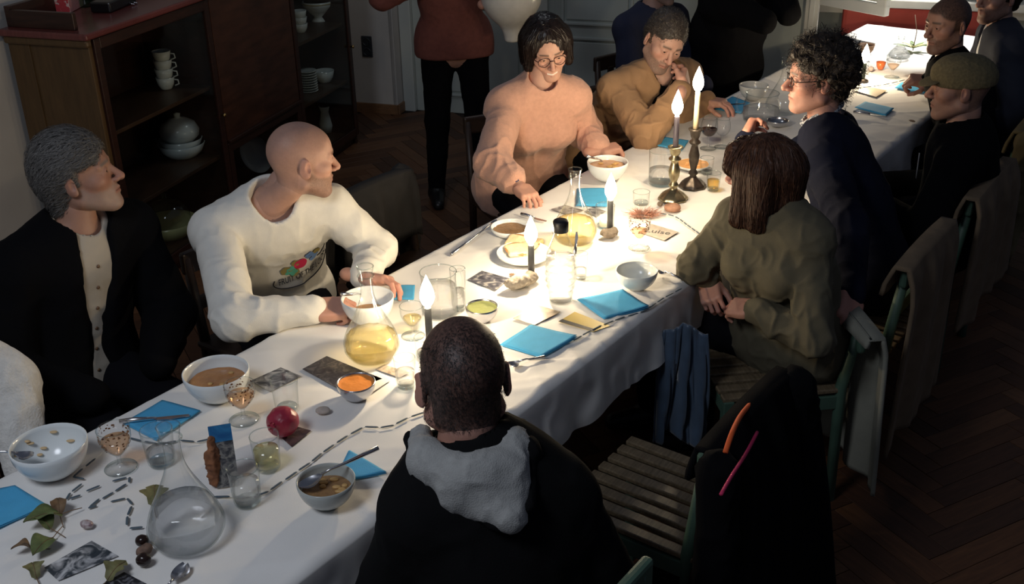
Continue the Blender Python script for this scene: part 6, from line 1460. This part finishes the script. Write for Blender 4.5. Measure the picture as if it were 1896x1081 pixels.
def coat(name, label, cat, u, v, ztop, width, back, front, m, seed, fw=-TN3, flare=1.15, sleeve=True, wob=.018, th=.014, side=0.0, base=None):
    """garment draped over a chair back; fw = way the chair faces"""
    f = unit(fw); r = np.array([f[1], -f[0], 0]); base = W(u, v, 0) if base is None else base
    nx, ny = 34, 44; X = np.linspace(-.5, .5, nx); tt = np.linspace(-front, back, ny); V = []
    for t in tt:
        for x in X:
            d = abs(t); hang = max(d-.02, 0); sgn = -1 if t > 0 else 1
            w = width*(1+(flare-1)*hang/.6); n = math.sin(x*17+seed*3+2*hang)*.5+math.sin(x*31+seed+hang*3)*.3+math.sin(x*9-seed)*.4
            y = sgn*(.022+min(hang, .06)*.25)+sgn*wob*(n+.6)*min(hang/.12, 1)
            z = ztop-hang-.012*(2*x)**2+.012*math.sin(x*13+seed)*min(hang/.3, 1)
            V.append(r*x*w+f*(y+side*hang)+np.array([0, 0, max(z, .015)]))
    F = [(i*nx+j, i*nx+j+1, (i+1)*nx+j+1, (i+1)*nx+j) for i in range(ny-1) for j in range(nx-1)]
    o = mesh(name, np.array(V), F, m, None, True, base); tag(o, label, cat)
    md = o.modifiers.new('thick', 'SOLIDIFY'); md.thickness = th; md.offset = 0
    if sleeve:
        for s in (-1, 1):
            a = r*s*width*.5-f*.04+np.array([0, 0, ztop-.05]); b = a+r*s*.03-f*.02-np.array([0, 0, min(.26, ztop-.2)]); c2 = b-np.array([0, 0, min(.24, b[2]-.1)])+r*s*.015+f*.02
            Vs, Q = sdf_mesh([rc(a, b, .055, .05, k=.03), rc(b, c2, .05, .042, k=.03)], .010); Vs = folds(Vs, Q, .008, 10, seed=seed); mesh('sleeve', Vs, Q, m, o)
    return o
M_wj = mat('off_white_jacket', (.24, .235, .19), rough=.9, var=.1, vscale=12, bump=.2, bscale=200); M_bc = mat('brown_coat', (.18, .125, .075), rough=.95, var=.2, vscale=14, bump=.25, bscale=200); M_gj = mat('dark_grey_jacket', (.014, .013, .013), rough=.9, var=.2, vscale=20)
coat('white_jacket', 'off-white jacket hanging over the chair of the woman in olive', 'jacket', 0, 0, .70, .50, .60, .05, M_wj, 2.0, sleeve=False, fw=BF, base=W(1.84, 1.16, 0)-BF*.165-np.array([0, .06, 0]), wob=.032)
coat('brown_coat', 'brown coat hanging over the chair of the curly-haired man', 'coat', 2.28, 1.45, .815, .52, .70, .12, M_bc, 5.0, sleeve=False)
coat('brown_coat', 'brown coat draped over the chair of the man in the cap', 'coat', 3.06, 1.46, .815, .56, .55, .12, M_bc, 8.0, flare=1.3, sleeve=False)
coat('brown_coat', 'olive-brown coat over the chair of the man with cropped hair', 'coat', 3.97, 1.41, .815, .52, .55, .12, mat('olive_brown_coat', (.15, .12, .06), rough=.95, var=.2, vscale=14), 3.0)
bkc = coat('black_coat', 'long black coat hanging over the empty green garden chair', 'coat', .97, 1.40, .812, .48, .80, .10, M_blk, 4.0, flare=1.6, wob=.03, side=-.12)
coat('grey_jacket', 'dark grey jacket hung over the empty dark wooden chair', 'jacket', 1.66, -.55, .812, .44, .36, .30, M_gj, 6.0, fw=TN3, wob=.022)
# red and orange cords and the yellow tag on the black coat
M_cr = mat('pink_cord', (.62, .03, .12), rough=.8); M_co = mat('orange_cord', (.72, .11, .02), rough=.8)
def back_pt(px, py, v=1.47):
    n = np.array([*TN, 0]); return ray_plane(px, py, W(0, v, 0), n)
pts = bez([back_pt(1392, 745, 1.40), back_pt(1372, 768, 1.42), back_pt(1356, 800, 1.46), back_pt(1343, 838, 1.47)], 12); o = tube('orange_cord', pts-pts[0], .0065, M_co, None, 7, loc=pts[0]); tag(o, 'short orange cord hanging from the green chair rail', 'cord')
pts = bez([back_pt(1402, 800, 1.46), back_pt(1382, 838, 1.48), back_pt(1355, 880, 1.50), back_pt(1335, 915, 1.52)], 12); o = tube('pink_cord', pts-pts[0], .0045, M_cr, None, 7, loc=pts[0]); tag(o, 'long pink cord hanging on the black coat', 'cord')
# shoulder bag on the floor side of the coat
pb_ = back_pt(1250, 985, 1.30); e = empty('shoulder_bag', (pb_[0]+.12, pb_[1]+.02, 0)); tag(e, 'black bag with a yellow badge beside the slatted chair', 'bag')
V, Q = sdf_mesh([bx((0, 0, .17), (.13, .07, .13), .03, k=.03), bx((0, -.02, .27), (.12, .06, .02), .02, k=.03)], .010); V = folds(V, Q, .006, 12); mesh('bag_body', V, Q, M_blk, e)
q = np.array([back_pt(1246, 1022, 1.29), back_pt(1262, 1030, 1.29), back_pt(1266, 1052, 1.29), back_pt(1250, 1050, 1.29)])-np.array(e.location)
mesh('badge', np.concatenate([q, q+TN3*-.004]), [(0, 1, 2, 3), (7, 6, 5, 4)]+[(i, i+4, (i+1) % 4+4, (i+1) % 4) for i in range(4)], picture_mat('badge_print', [(.02, .02, .02), (.5, .35, .03), (.55, .4, .05)], 60), e, False)
# blue scarf over the lap of the woman in olive
nx, ny = 30, 36; V = []; sc0 = W(1.50, .95, 0); rdir = unit(up(1335, 700, .5)-up(1222, 690, .5))
for j in range(ny):
    t = j/(ny-1)
    for i in range(nx):
        x = i/(nx-1)-.5; w = .14+.06*t; fo = .020*math.sin(x*14+3*t+math.sin(x*5)*2)+.010*math.sin(x*37+4*t)+.008*math.sin(x*61-6*t)
        V.append(rdir*x*w+np.array([.35, -.9, 0])*(fo*(.3+t))+np.array([-.3, .3, 0])*.0+np.array([0, 0, 0.67-.42*t-.02*math.sin(x*9)*t+.015*math.cos(x*7)*(1-t)]))
o = mesh('blue_scarf', np.array(V), [(a*nx+b, a*nx+b+1, (a+1)*nx+b+1, (a+1)*nx+b) for a in range(ny-1) for b in range(nx-1)], mat('blue_satin', (.05, .085, .14), rough=.45, var=.2, vscale=20, sheen=.3), None, True, sc0); tag(o, 'blue satin scarf hanging from the lap of the woman in olive', 'scarf')
md = o.modifiers.new('thick', 'SOLIDIFY'); md.thickness = .006
